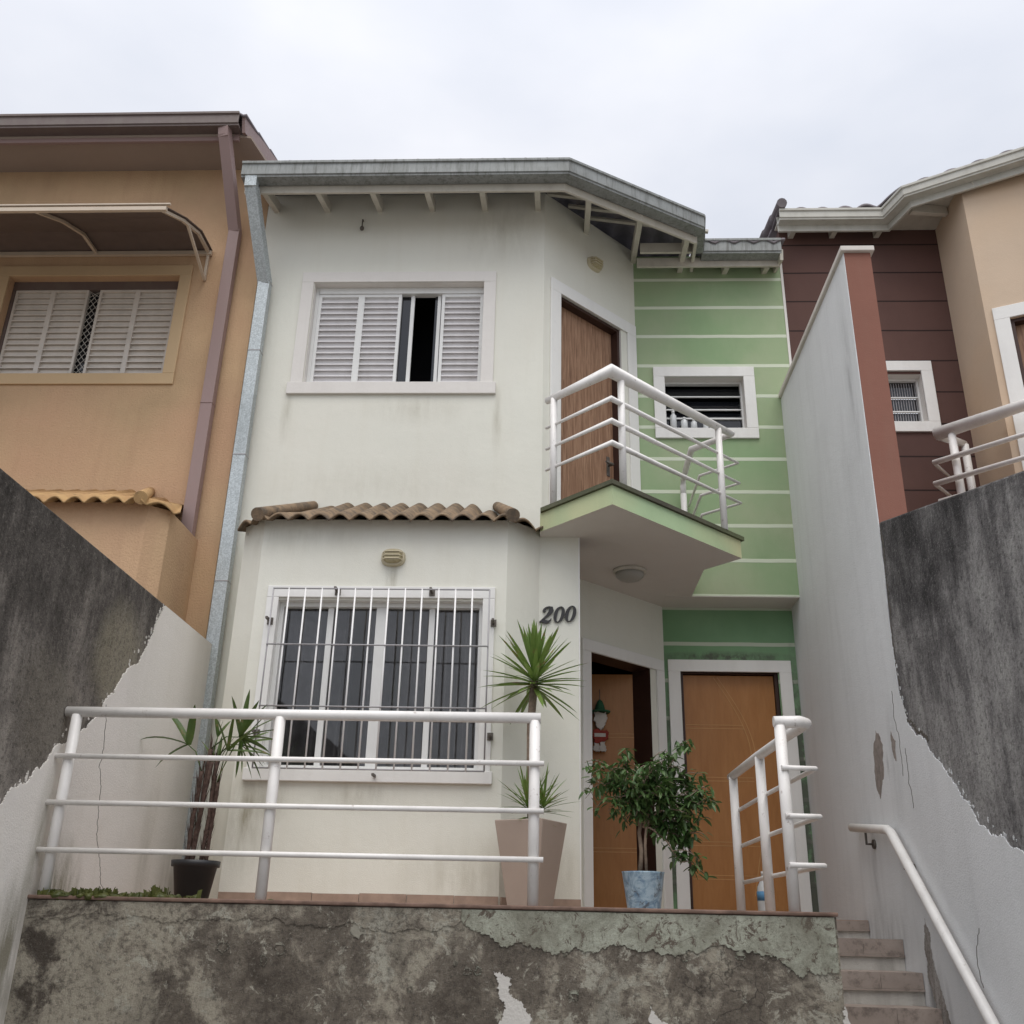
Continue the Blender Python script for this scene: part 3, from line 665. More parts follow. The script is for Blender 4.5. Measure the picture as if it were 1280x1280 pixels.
for x in (-1.972, -.457): g.tube([FB(x, .12, .93), FB(x, .12, 2.16)], .0055, 8)
g.build('grille', ['barwhite', 'bargrey'], w)
for x, z in ((-1.54, 2.17), (-.87, 2.17), (-2.0, 1.95), (-.43, 1.95), (-.43, 1.17), (-1.18, .90), (-2.0, 1.17)):
    mb = MB(); mb.box(x - .02, x + .02, .017, .026, z - .025, z + .025, FB); mb.box(x - .008, x + .008, .026, .12, z - .008, z + .008, FB); mb.build('bracket', 'bracket', w)

# balcony door on the corner wall
d = MB(); d.box(ud[0] + .004, ud[1] - .004, -.135, -.10, 2.87, 5.306, DU); d = d.build('balcony_door', 'doorup', hs)
mb = MB(); mb.frame(-.061 * S2, .765 * S2 - .012, 2.80, 5.43, .125, .0005, .018, DU, 'lrt'); mb.build('door_frame', 'whitetrim', d, .004)
mb = MB(); mb.frame(ud[0] + .001, ud[1] - .001, 2.862, 5.308, .03, -.17, -.02, DU, 'lrt'); mb.build('jamb', 'doordark', d)
p = DU(ud[1] - .10, -.1, 3.85); mb = MB(); mb.box(ud[1] - .125, ud[1] - .085, -.1, -.094, 3.76, 3.95, DU); mb.tube([DU(ud[1] - .105, -.095, 3.86), DU(ud[1] - .105, -.05, 3.86), DU(ud[1] - .19, -.045, 3.86)], .009, 8); mb.build('handle', 'bracket', d)

# small louvre window in the green wall
w = MB(); w.frame(.918, 1.87, 4.215, 4.975, .105, .0005, .025, FG); w = w.build('louvre_window', 'whitetrim', hs, .004)
mb = MB(); mb.frame(gw[0] + .001, gw[1] - .001, gw[2] + .001, gw[3] - .001, .018, -.14, -.09, FG)
mb.box(gw[0] + .019, gw[1] - .019, -.118, -.098, 4.475, 4.49, FG); mb.build('frame', 'alu', w)
mb = MB()
for z in (4.575, 4.715): mb.box(gw[0] + .019, gw[1] - .019, -.112, -.097, z - .006, z + .006, FG)
mb.build('louvre_bar', 'alu', w)
for a, b, t in ((4.34, 4.475, 0), (4.50, 4.57, .035), (4.59, 4.70, .05), (4.74, 4.84, .05)):
    mb = MB()
    P = [FG(gw[0] + .02, -.12, a), FG(gw[1] - .02, -.12, a), FG(gw[1] - .02, -.12 - t, b), FG(gw[0] + .02, -.12 - t, b)]
    mb.face(P); mb.face([q + Vector((0, .005, 0)) for q in P]); mb.build('pane', 'glass', w)

# porch doors
d = MB(); T = Frame((.752, 8.60), (-1, .035), (-.035, -1)); d.box(0.0, .80, -.035, 0, FL + .015, 2.07, T); d = d.build('entrance_door', 'doorlow', hs)
for z in (.62, .59, 1.12, 1.09, 1.55, 1.52): mb = MB(); mb.box(.02, .78, .0005, .002, z, z + .007, T); mb.build('groove', 'groove', d)
mb = MB(); mb.box(-.012, .012, -.02, .012, 1.84, 1.93, T); mb.build('hinge', 'bargrey', d)
mb = MB(); mb.frame(.206 * S2 + .005, .9375 * S2, FL, 2.19, .10, .0005, .02, DL, 'lrt'); mb.build('door_frame', 'whitetrim', d, .004)
d = MB(); d.box(1.118, 1.905, -.11, -.07, FL + .01, 2.085, FLo); d = d.build('porch_door', 'doorlow', hs)
for z, u1 in ((1.62, 1.62), (1.18, 1.68), (.66, 1.70), (.40, 1.70)):
    for dz in (0, .03): mb = MB(); mb.box(1.13, u1, -.0695, -.068, z + dz, z + dz + .006, FLo); mb.build('groove', 'groove', d)
for dx in (0, .035):
    c = [(1.38 + dx + .29 * math.sin(k / 12 * 1.5), 2.07 - .68 * k / 12) for k in range(13)]
    mb = MB(); mb.outline(c + [(u + .007, z) for u, z in c[::-1]], FLo, -.0695, -.0675); mb.build('groove', 'groove', d)
    c = [(1.62 + dx + .10 * k / 6, .28 + .5 * k / 6) for k in range(7)]
    mb = MB(); mb.outline(c + [(u + .007, z) for u, z in c[::-1]], FLo, -.0695, -.0675); mb.build('groove', 'groove', d)
mb = MB(); mb.frame(.985, 2.05, FL, 2.205, .105, .0005, .02, FLo, 'lrt'); mb.build('door_frame', 'whitetrim', d, .004)
mb = MB(); mb.frame(gd[0] + .001, gd[1] - .001, FL, 2.118, .026, -.16, -.03, FLo, 'lrt'); mb.build('jamb', 'doordark', d)

# balcony slab
SL = [(-.10, 6.77), (.385, 6.268), (1.445, 7.325), (1.19, 7.60), (1.18, YG + .0), (.95, YL), (.93, YL), (.0, 7.66), (-.118, 7.55), (-.118, 6.79)]
mb = MB(); mb.mi = 0
n = len(SL); zb, zt = 2.69, 2.835
mb.mi = 1; mb.face([(x, y, zb) for x, y in SL[::-1]]); mb.mi = 0; mb.face([(x, y, zt) for x, y in SL])
for i in range(n): a, b = SL[i], SL[(i + 1) % n]; mb.face([(*a, zb), (*b, zb), (*b, zt), (*a, zt)])
mb.build('balcony_slab', ['slabgreen', 'ceil'], hs)
E2 = offset([SL[0], SL[1], SL[2], SL[3], SL[4]], -.022)
mb = MB(); mb.prism(E2 + [(.75, YG), (.0, 7.50), (-.1, 7.40)], zt + .001, 2.868); mb.build('slab_edge', 'moss_edge', hs, .008)

# tiled strip over the bay
mb = MB()
ev = [(-2.36, 6.76), (-2.15, 6.535), (-.305, 6.535), (-.03, 6.83)]
tile_sheet(mb, ev, 2.705, .52, .86, .148, .025, .018, .9, lift=.0, back_y=YF + .02, res=12)
for a, b in (((-2.15, 6.535), (-2.15 + .17, YF)), ((-.305, 6.53), (-.305 - .17, YF))):
    mb.tube([(a[0], a[1] - .01, 2.71), (b[0], b[1], 3.15)], .05, 14, .04)
mb.build('tile_canopy', 'terracotta', hs)

# roof, gutter, fascia, rafters
EV = [(-2.79, 6.82), (.10, 6.82), (1.375, 7.585)]
EG = [(1.40, 7.94), (2.16, 7.94)]
def roof_z(x, y): return 6.17 + .30 * max(0, eave_dist(EV, x, y))
mb = MB(); tile_sheet(mb, offset(EV, .03), 6.205, .30, 4.2, .19, .022, hip=EV)
tile_sheet(mb, [(1.36, 7.93), (2.2, 7.93)], 6.175, .30, 3.2, .19, .022)
mb.build('roof', 'roof', hs)
mb = MB(); profile_run(mb, EV, gutter_prof(6.055, 6.215)); profile_run(mb, [EV[2], (1.42, 7.955)], gutter_prof(6.058, 6.213, .10)); profile_run(mb, EG, gutter_prof(6.055, 6.215)); mb.build('gutter', 'gut', hs, .003)
fas = offset(EV, .14)
mb = MB(); profile_run(mb, fas, [(0, 5.985), (0, 6.11), (.025, 6.11), (.025, 5.985)])
mb.bar((fas[2][0], fas[2][1], 6.05), (fas[2][0] + .03, YG - .03, 6.12), .03, .12)
mb.bar((.80, 7.93, 6.10), (fas[2][0] + .01, 7.93, 6.10), .03, .11)
profile_run(mb, offset([(.78, 7.94), (2.16, 7.94)], .135), [(0, 5.995), (0, 6.10), (.025, 6.10), (.025, 5.995)])
mb.bar((2.16, 7.96, 6.04), (2.16, YG, 6.12), .03, .11)
mb.build('fascia', 'fascia', hs, .003)
def rafter(x, y0, y1, z0, s=.30, w=.05, h=.10):
    mb = MB(); mb.bar((x, y0, z0), (x, y1, z0 + s * (y1 - y0)), w, h); mb.build('rafter', 'fascia', hs, .003)
for x in (-2.62, -2.14, -1.65, -1.16, -.67, -.18): rafter(x, 6.99, YF + .05, 6.055)
rafter(.28, 7.10, 7.86, 6.055, .24); rafter(.76, 7.38, 8.34, 6.055, .20); rafter(1.22, 7.66, YG + .02, 6.045, .12)
for x in (1.66, 2.05): rafter(x, 8.11, YG + .04, 6.05)
mb = MB()
for dy in (.20, .52): mb.bar((-2.7, 6.82 + dy, roof_z(-1, 6.82 + dy) - .012), (.14 + dy * .35, 6.82 + dy, roof_z(-1, 6.82 + dy) - .012), .035, .025)
for y in (7.22, 7.42, 7.62, 7.82):
    x0, x1 = max(-.1, y - 7.518), .10 + (y - 6.82) * 1.275 / .765 - .32
    a, b = roof_z(x0, y), roof_z(x1, y); mb.bar((x0, y, a - .012), (x1, y, b - .012), .035, .025)
mb.build('batten', 'fascia', hs)
# downspout
mb = MB()
mb.bar((-2.70, 6.87, 6.10), (-2.70, 6.88, 5.97), .105, .085); mb.bar((-2.70, 6.885, 6.0), (-2.612, 7.31, 5.27), .105, .085)
mb.box(-2.665, -2.560, 7.27, 7.355, FL, 5.29)
mb.mi = 1
for z in (.95, 2.45, 3.55, 4.55, 5.27): mb.box(-2.668, -2.557, 7.267, 7.36, z, z + .012)
mb.build('downspout', ['spout', 'bargrey'], hs, .004)
mb = MB(); mb.tube([(-1.8, YF - .03, 6.02), (-1.8, YF - .03, 5.93)], .006, 6); mb.blob((-1.8, YF - .03, 5.92), (.02, .02, .025), 2); mb.tube([(-1.8, YF + .01, 6.02), (-1.8, YF - .03, 6.02)], .006, 6); mb.build('wall_hook', 'bracket', hs)

# ------------------------------------------------------------------ lamps and the house number
def oval_lamp(T, u, z, label, w=.088, h=.066):
    o = thing('wall_lamp', label, 'lamp', T(u, 0, z), 'oval bulkhead lamps')
    def oval(mb, w, h, d0, d1, k=1.0):
        A = [T(u + w * math.copysign(abs(math.cos(t)) ** .75, math.cos(t)), d0, z + h * math.copysign(abs(math.sin(t)) ** .75, math.sin(t))) for t in [2 * PI * i / 28 for i in range(28)]]
        B = [T(u + k * w * math.copysign(abs(math.cos(t)) ** .75, math.cos(t)), d1, z + k * h * math.copysign(abs(math.sin(t)) ** .75, math.sin(t))) for t in [2 * PI * i / 28 for i in range(28)]]
        mb.face(A[::-1]); mb.face(B)
        for i in range(28): mb.face([A[i], A[(i + 1) % 28], B[(i + 1) % 28], B[i]], True)
    mb = MB(); oval(mb, w, h, .002, .035, .93); mb.build('body', 'lampbody', o, .006)
    mb = MB(); oval(mb, w * .76, h * .74, .036, .075, .8); mb.build('glass', 'lampglass', o, .01)
    mb = MB()
    for k in (-.4, 0, .4): mb.tube([T(u - w * .8, .04, z + h * k), T(u - w * .55, .08, z + h * k), T(u + w * .55, .08, z + h * k), T(u + w * .8, .04, z + h * k)], .004, 6)
    mb.build('guard', 'lampbody', o)
oval_lamp(FB, -1.165, 2.432, 'oval yellowed bulkhead lamp on the wall above the barred window')
oval_lamp(DU, .345 * S2, 5.86, 'oval grey bulkhead lamp high above the balcony door', .09, .07)
o = thing('ceiling_lamp', 'round grey dome lamp under the balcony over the entrance', 'lamp', (.597, 7.624, 2.69))
mb = MB(); mb.lathe((.597, 7.624, 2.69), [(.135, -.001), (.135, -.02), (.12, -.028)]); mb.build('base', 'fascia', o)
mb = MB(); mb.lathe((.597, 7.624, 2.69), [(.118, -.026), (.11, -.055), (.08, -.08), (.04, -.09), (.001, -.092)]); mb.build('dome', 'ceillamp', o)

hn = thing('house_number', 'black italic serif numerals 200 on the pale wall beside the entrance', 'number', (.02, YP, 2.09))
sh = .22
def zero(u0, z0, h):
    w = h * .66; mb = MB(); n = 36; A = []; Bq = []
    for i in range(n):
        t = 2 * PI * i / n
        zo = math.sin(t) * h / 2; zi = math.sin(t) * h * .455
        A.append((u0 + w / 2 * math.cos(t) + sh * zo, z0 + zo)); Bq.append((u0 + w * .18 * math.cos(t) + sh * zi, z0 + zi))
    T = FPp
    for i in range(n):
        j = (i + 1) % n
        for dd, rev in ((.018, 0), (.004, 1)): mb.face([T(a[0], dd, a[1]) for a in (A[i], A[j], Bq[j], Bq[i])])
        for L in (A, Bq): mb.face([T(*x) for x in ((L[i][0], .004, L[i][1]), (L[j][0], .004, L[j][1]), (L[j][0], .018, L[j][1]), (L[i][0], .018, L[i][1]))])
    mb.build('numeral', 'num', hn, weld=True)
def two(u0, z0, h):
    c = [(.09, .70, .11), (.10, .80, .10), (.20, .92, .07), (.34, .965, .05), (.48, .90, .15), (.52, .76, .20), (.46, .60, .17), (.33, .42, .10), (.18, .25, .07), (.06, .10, .06), (.0, .03, .05)]
    base = [(.0, .06, .06), (.12, .12, .10), (.25, .10, .16), (.40, .06, .15), (.52, .08, .10), (.60, .18, .05), (.62, .27, .03)]
    mb = MB()
    for C_, dd in ((c, .018), (base, .0175)):
        L, Rr = [], []
        for i, (x, z, w) in enumerate(C_):
            a, b = C_[max(0, i - 1)], C_[min(len(C_) - 1, i + 1)]; t = Vector((b[0] - a[0], b[1] - a[1])).normalized(); nrm = Vector((-t.y, t.x)) * w * .68
            for q, s in ((L, 1), (Rr, -1)):
                X, Zz = x + nrm.x * s - .3, z + nrm.y * s - .5; q.append((u0 + h * (X + sh * Zz), z0 + h * Zz))
        mb.outline(L + Rr[::-1], FPp, .004, dd)
    k = [(u0 + h * (.12 - .3 + sh * .21 + .09 * math.cos(t)), z0 + h * (.72 - .5 + .085 * math.sin(t))) for t in [2 * PI * i / 16 for i in range(16)]]
    mb.outline(k, FPp, .004, .0185); mb.build('numeral', 'num', hn)
two(-.065, 2.088, .125); zero(.026, 2.09, .12); zero(.108, 2.096, .12)

# ------------------------------------------------------------------ railings
def railing(name, label, loc, group='white steel pipe railings'): return thing(name, label, 'railing', loc, group)
def tubepart(o, name, pts, r, mat='rail', seg=14): mb = MB(); mb.tube(pts, r, seg); return mb.build(name, mat, o)
rl = railing('terrace_railing', 'long white pipe railing along the front edge of the terrace', (-1.3, YT + .03, FL))
y = YT + .03
tubepart(rl, 'top_rail', [(XL + .005, y, 1.02), (-.075, y, 1.02)], .0275)
for z in (.782, .547, .315): tubepart(rl, 'rail', [(XL + .005, y - .035, z), (-.055, y - .032, z)], .0138)
for x in (-2.555, -1.455, -.105): tubepart(rl, 'post', [(x, y, FL), (x, y, 1.005)], .0285)
sr = railing('stair_railing', 'short white looped railing guarding the terrace above the stairs', (1.25, 6, FL))
tubepart(sr, 'top_rail', [(1.235, 7.20, 1.01), (1.25, 6.3, 1.01), (1.285, 5.62, 1.015), (1.31, 5.36, 1.02), (1.31, 5.27, 1.02), (1.27, 5.235, 1.02), (1.135, 5.235, 1.02)], .028)
for z in (.782, .547, .315): tubepart(sr, 'rail', [(1.265, 7.22, z), (1.28, 6.3, z), (1.325, 5.225, z), (1.15, 5.203, z)], .0128)
for x, yy in ((1.235, 7.12), (1.252, 6.25), (1.165, 5.235)): tubepart(sr, 'post', [(x, yy, FL), (x, yy, 1.0)], .029)
br = railing('balcony_railing', 'white pipe railing round the pointed balcony of the middle house', (.7, 6.8, 2.86))
tubepart(br, 'top_rail', [(-.075, 6.75, 3.76), (.388, 6.295, 3.76), (1.43, 7.30, 3.76), (1.14, 7.58, 3.76), (1.14, 8.16, 3.76), (1.14, 8.20, 3.70), (1.14, 8.2, 3.6)], .026)
for z in (3.525, 3.345, 3.17): tubepart(br, 'rail', [(-.078, 6.75, z), (.388, 6.285, z), (1.475, 7.355, z), (1.20, 7.60, z), (1.19, 8.26, z)], .0105)
for x, yy in ((-.02, 6.695), (.47, 6.375), (1.30, 7.175)): tubepart(br, 'post', [(x, yy, 2.868), (x, yy, 3.75)], .026)
tubepart(br, 'post', [(1.14, 8.2, 2.868), (1.14, 8.2, 3.62)], .028)
hr = thing('handrail', 'white sloping handrail fixed to the right boundary wall above the stairs', 'handrail', (XR, 6, .6))
tubepart(hr, 'rail', [(2.05, 7.25, .69), (2.05, 6.50, .612), (2.05, 6.43, .585), (2.05, 4.2, -1.27)], .028)
for yy, z in ((6.95, .61), (6.25, .42), (4.9, -.72)):
    mb = MB(); mb.tube([(2.05, yy, z + .03), (2.05, yy, z - .05), (XR - .008, yy, z - .05)], .008, 8); mb.tube([(XR - .02, yy, z - .05), (XR - .006, yy, z - .05)], .03, 12); mb.build('bracket', 'bracket', hr)

# ------------------------------------------------------------------ stairs
st = thing('staircase', 'worn tiled steps climbing between the terrace wall and the white wall', 'stairs', (1.73, 6, GZ))
rise = [(7.28, FL), (6.62, -.012), (6.34, -.185), (6.11, -.355), (5.86, -.525), (5.60, -.695), (5.34, -.865), (5.08, -1.035), (4.82, -1.205), (4.56, -1.375)]
for i, (yy, zt) in enumerate(rise):
    zb = rise[i + 1][1] if i + 1 < len(rise) else GZ
    yb = rise[i - 1][0] + .02 if i else 7.9
    mb = MB()
    x0 = 1.353
    if i: mb.box(x0, XR - .008, yy + .004, yb, GZ, zt - .03); 
    else: mb.box(x0, XR - .008, yy + .004, yb, GZ, zt - .062)
    mb.mi = 1
    h = (zt - zb) * .5
    mb.box(x0 + .004, 1.86, yy - .012, yy + .003, zt - h, zt - .003); mb.box(1.862, XR - .01, yy - .012, yy + .003, zt - h, zt - .004)
    mb.box(x0 + .002, XR - .009, yy - .018, yy + .002, zt - h - .012, zt - h - .001)
    if i: mb.box(x0 + .002, XR - .009, yy - .01, yb - .001, zt - .029, zt)
    mb.build('step', ['stairwhite', 'stairtile'], st)

# ------------------------------------------------------------------ plants
def blade(mb, base, az, el, length, width, droop=.3, seg=5, fold=.35, twist=0):
    d = Vector((math.cos(az) * math.cos(el), math.sin(az) * math.cos(el), math.sin(el))); p = Vector(base)
    prev = None
    for i in range(seg + 1):
        t = i / seg; w = width * (.55 + 1.2 * t) * (1 - t) ** .75 * 1.25 if i else width * .55
        if i == seg: w = .0006
        side = d.cross(Vector((0, 0, 1)));
        side = side.normalized() if side.length > .05 else Vector((math.sin(az), -math.cos(az), 0))
        up = side.cross(d).normalized(); side = (side * math.cos(twist) + up * math.sin(twist)); up = side.cross(d).normalized()
        row = [p - side * w / 2 + up * w * fold * .5, p, p + side * w / 2 + up * w * fold * .5]
        if prev:
            mb.face([prev[0], prev[1], row[1], row[0]], True); mb.face([prev[1], prev[2], row[2], row[1]], True)
        prev = row; p = p + d * length / seg; d = (d + Vector((0, 0, -1)) * droop / seg * (.4 + t)).normalized()

yc = Vector((-.145, 6.42, 0))
yu = thing('potted_yucca', 'single trunk spiky yucca in a tall square taupe planter', 'potted plant', (yc.x, yc.y, FL))
mb = MB(); ang = R(-27); topw, botw, h0, h1 = .335, .20, FL, .612
def sq(w, z): return [Vector((yc.x + w / 2 * S2 * math.cos(ang + PI / 4 + PI / 2 * k), yc.y + w / 2 * S2 * math.sin(ang + PI / 4 + PI / 2 * k), z)) for k in range(4)]
A, B, C_, D_ = sq(botw, h0), sq(topw, h1), sq(topw - .03, h1), sq(topw - .05, h1 - .05)
mb.face(A[::-1])
for P, Q in ((A, B), (B, C_), (C_, D_)):
    for k in range(4): mb.face([P[k], P[(k + 1) % 4], Q[(k + 1) % 4], Q[k]])
mb.build('planter', 'taupe', yu, .006, weld=True)
mb = MB(); mb.face(sq(topw - .045, h1 - .045)); mb.build('soil', 'soil', yu)
mb = MB(); tr = [(yc.x, yc.y, .56), (yc.x - .01, yc.y, .9), (yc.x - .012, yc.y, 1.2), (yc.x + .008, yc.y, 1.49)]; mb.tube(tr, .023, 10, .027); mb.build('trunk', 'trunk', yu)
mb = MB(); rnd = random.Random(12)
top = Vector((yc.x + .008, yc.y, 1.47))
for i in range(84):
    t = i / 83; el = R(-32) + R(118) * t ** .8 + rnd.uniform(-.12, .12); az = i * 2.39996 + rnd.uniform(-.2, .2)
    blade(mb, top + Vector((0, 0, .10 * t - .02)), az, el, rnd.uniform(.31, .40) * (.92 if t > .85 else 1), .037, .12 if t > .5 else .25, 5)
mb.build('crown', 'yucca', yu, recalc=False)
mb = MB()
for cx, dz in ((-.045, 0), (.055, .0), (0, 0)):
    for i in range(26):
        t = i / 25; el = R(-5) + R(85) * t + rnd.uniform(-.15, .15); az = i * 2.39996 + rnd.uniform(-.2, .2)
        blade(mb, (yc.x + cx + .02, yc.y - .03, .67 + .05 * t), az, el, rnd.uniform(.17, .27), .019, .25, 4)
for i in range(16): blade(mb, (yc.x + rnd.uniform(-.05, .05), yc.y - .05, .63), i * .4, rnd.uniform(-.5, .1), rnd.uniform(.10, .18), .016, .9, 4)
mb.build('offshoots', 'yucca', yu, recalc=False)

pc = Vector((-2.165, 6.28, 0))
pp = thing('potted_palm', 'lady palm with fibrous stems in a round black plastic pot', 'potted plant', (pc.x, pc.y, FL))
mb = MB(); mb.lathe((pc.x, pc.y, FL), [(.095, 0), (.128, .20), (.142, .20), (.145, .235), (.128, .235), (.122, .19)], 32); mb.build('pot', 'blackpot', pp)
mb = MB(); mb.lathe((pc.x, pc.y, FL), [(.12, .19), (.001, .20)], 20); mb.build('soil', 'soil', pp)
mb = MB(); rnd = random.Random(5); tops = []
for x0, x1, zt in ((-.055, -.035, .86), (-.02, .0, 1.0), (.025, .045, .96), (.05, .06, .80), (-.035, .02, .92)):
    pts = [(pc.x + x0 + (x1 - x0) * k / 6 + rnd.uniform(-.004, .004), pc.y + rnd.uniform(-.03, .03) * 0 + (x0 * .5), FL + .19 + (zt - FL - .19) * k / 6) for k in range(7)]
    mb.tube(pts, .0115, 8, .014); tops.append(Vector(pts[-1]))
    for k in range(46):          # ragged fibre sheath
        t = rnd.random(); z = FL + .2 + (zt - FL - .2) * t; x = pc.x + x0 + (x1 - x0) * t; a = rnd.uniform(0, 2 * PI)
        blade(mb, (x + .011 * math.cos(a), pc.y + x0 * .5 + .011 * math.sin(a), z), a, R(rnd.uniform(74, 88)), rnd.uniform(.05, .14), .009, .1, 3)
mb.build('stems', 'fibre', pp)
mb = MB()
def fan(base, tip, n, spread, length, width, droopk=.35, tilt=0):
    base, tip = Vector(base), Vector(tip); mid = (base + tip) / 2 + Vector((0, 0, .04)); mb.tube([base, mid, tip], .0045, 6, .003)
    dr = (tip - mid).normalized(); az0, el0 = math.atan2(dr.y, dr.x), math.asin(dr.z)
    rt = Vector((0, 1, 0)); 
    for k in range(n):
        a = (k / (n - 1) - .5) * spread
        v = Matrix.Rotation(a, 3, rt) @ Vector((dr.x, dr.y * .4, dr.z)); v.y += random.uniform(-.35, .25); v.normalize()
        blade(mb, tip, math.atan2(v.y, v.x), math.asin(max(-1, min(1, v.z))), length * random.uniform(.8, 1.08), width, droopk, 6, .3, random.uniform(-.9, .9))
fan(tops[1], (pc.x + .19, pc.y - .05, 1.07), 13, R(210), .31, .040)
fan(tops[2], (pc.x + .16, pc.y + .06, 1.04), 6, R(120), .24, .036)
fan(tops[0], (pc.x - .14, pc.y - .03, 1.02), 4, R(120), .32, .056, .9)
fan(tops[4], (pc.x + .03, pc.y, 1.08), 3, R(40), .14, .030)
fan(tops[3], (pc.x + .13, pc.y - .08, .98), 4, R(110), .26, .026)
for az, el, L in ((2.9, .9, .22), (.3, 1.15, .22), (.1, 1.3, .16), (1.6, 1.4, .2)): blade(mb, tops[2] - Vector((0, 0, .06)), az, el, L, .032, .2, 5)
mb.build('fronds', 'palm', pp, recalc=False)

fc = Vector((.50, 5.98, 0))
fi = thing('potted_ficus', 'bushy dark green weeping fig in a blue marbled pot', 'potted plant', (fc.x, fc.y, FL))
mb = MB(); mb.lathe((fc.x, fc.y, FL), [(.088, 0), (.092, .01), (.118, .20), (.122, .208), (.112, .208), (.106, .17)], 36); mb.build('pot', 'bluepot', fi)
mb = MB(); mb.lathe((fc.x, fc.y, FL), [(.106, .17), (.001, .18)], 20); mb.build('soil', 'soil', fi)
mb = MB(); rnd = random.Random(31); tips = []
fork = Vector((fc.x + .0, fc.y, .60))
mb.tube([(fc.x - .02, fc.y, .27), (fc.x - .005, fc.y, .42), (fc.x - .015, fc.y + .01, .52), fork], .013, 8, .010)
mb.tube([(fc.x + .02, fc.y, .27), (fc.x + .015, fc.y - .015, .45), (fc.x + .03, fc.y, .6), (fc.x + .03, fc.y, .72)], .009, 8, .007)
def branch(p, q, r, sag=.0, n=6):
    p, q = Vector(p), Vector(q); pts = [p.lerp(q, k / n) + Vector((rnd.uniform(-.008, .008), rnd.uniform(-.008, .008), sag * math.sin(PI * k / n))) for k in range(n + 1)]
    mb.tube(pts, r, 6, r * .4); return pts
twigs = []
for (dx, dy, z) in ((-.26, -.02, .90), (-.30, .06, .80), (-.16, -.10, .93), (-.06, .10, .92), (.05, -.08, .93), (.16, .03, .96), (.24, -.04, .99), (.30, .05, .86), (.36, -.03, .76), (.22, .1, .72), (.25, -.1, .62), (.12, -.12, .80), (-.10, -.12, .82), (-.2, .12, .86), (.18, 0, .50), (.02, -.14, .84), (.28, 0, .62), (.34, -.06, .68), (.10, .05, .56), (.27, .02, .40), (.20, -.07, .36), (-.17, .05, .54), (.30, .0, .52), (.26, .02, .46), (-.22, -.05, .70), (-.06, -.1, .70), (.08, -.12, .70)):
    pts = branch(fork + Vector((rnd.uniform(-.01, .04), 0, rnd.uniform(-.05, .1))), (fc.x + .03 + dx * .86, fc.y + dy, z), .0065, .05); twigs.append(pts)
    for k in range(4):
        a = pts[rnd.randrange(2, 7)]; q = a + Vector((rnd.uniform(-.12, .12) + dx * .2, rnd.uniform(-.1, .1), rnd.uniform(-.12, .07))); twigs.append(branch(a, q, .003, .03))
mb.build('trunk', 'trunk', fi)
mb = MB()
for pts in twigs:
    for k in range(15):
        i = rnd.uniform(1.5, 6); a, b = pts[int(i)], pts[min(6, int(i) + 1)]; p = a.lerp(b, i - int(i))
        blade(mb, p + Vector((rnd.uniform(-.03, .03), rnd.uniform(-.03, .03), rnd.uniform(-.035, .02))), rnd.uniform(0, 2 * PI), R(rnd.uniform(-75, 15)), rnd.uniform(.04, .072), rnd.uniform(.018, .028), .5, 4, .3, rnd.uniform(-.5, .5))
mb.build('foliage', 'ficus', fi, recalc=False)

# ------------------------------------------------------------------ small things
orn = thing('door_ornament', 'small red white and green felt ornament hung on the open door', 'ornament', (.385, 8.6, 1.55))
T = front(8.585)
ro_ = random.Random(9)
mb = MB(); mb.lathe(T(.385, .03, 1.735), [(.001, -.006), (.085, -.012), (.09, 0), (.045, .012), (.036, .05), (.022, .085), (.006, .10)], 16); mb.build('hat', 'orngreen', orn)
mb = MB()
mb.outline(ragged([(.335, 1.725), (.435, 1.725), (.44, 1.66), (.415, 1.60), (.385, 1.575), (.355, 1.60), (.33, 1.66), (.335, 1.725)], .02, 4, 3, .9)[:-1], T, .012, .05); mb.build('trim', 'ornwhite', orn, .006)
for u in (.355, .405): mb = MB(); mb.outline(ragged([(u - .02, 1.475), (u + .022, 1.475), (u + .026, 1.40), (u - .024, 1.40), (u - .02, 1.475)], .01, 3, 5, .9)[:-1], T, .012, .04); mb.build('tassel', 'ornwhite', orn, .005)
mb = MB(); mb.outline(ragged([(.325, 1.575), (.44, 1.58), (.45, 1.50), (.42, 1.475), (.33, 1.47), (.315, 1.52), (.325, 1.575)], .012, 3, 8, .9)[:-1], T, .012, .046); mb.build('body', 'ornred', orn, .006)
mb = MB(); mb.box(.335, .43, .047, .0495, 1.515, 1.545, T); mb.build('sash', 'ornwhite', orn)
mb = MB(); mb.tube([T(.385, .02, 1.82), T(.385, .004, 1.93)], .003, 6); mb.build('cord', 'bracket', orn)
bt = thing('plastic_bottle', 'clear plastic bottle with a blue label standing behind the stair railing', 'bottle', (1.45, 6.85, FL))
mb = MB(); mb.lathe((1.45, 7.38, FL), [(.05, 0), (.056, .01), (.056, .16), (.05, .2), (.024, .25), (.02, .275)], 24); mb.build('body', 'pet', bt)
mb = MB(); mb.lathe((1.45, 7.38, FL), [(.0568, .11), (.0568, .17)], 24); mb.build('label_band', 'petlabel', bt)
mb = MB(); mb.lathe((1.45, 7.38, FL), [(.021, .275), (.021, .30)], 16); mb.build('cap', 'petcap', bt)
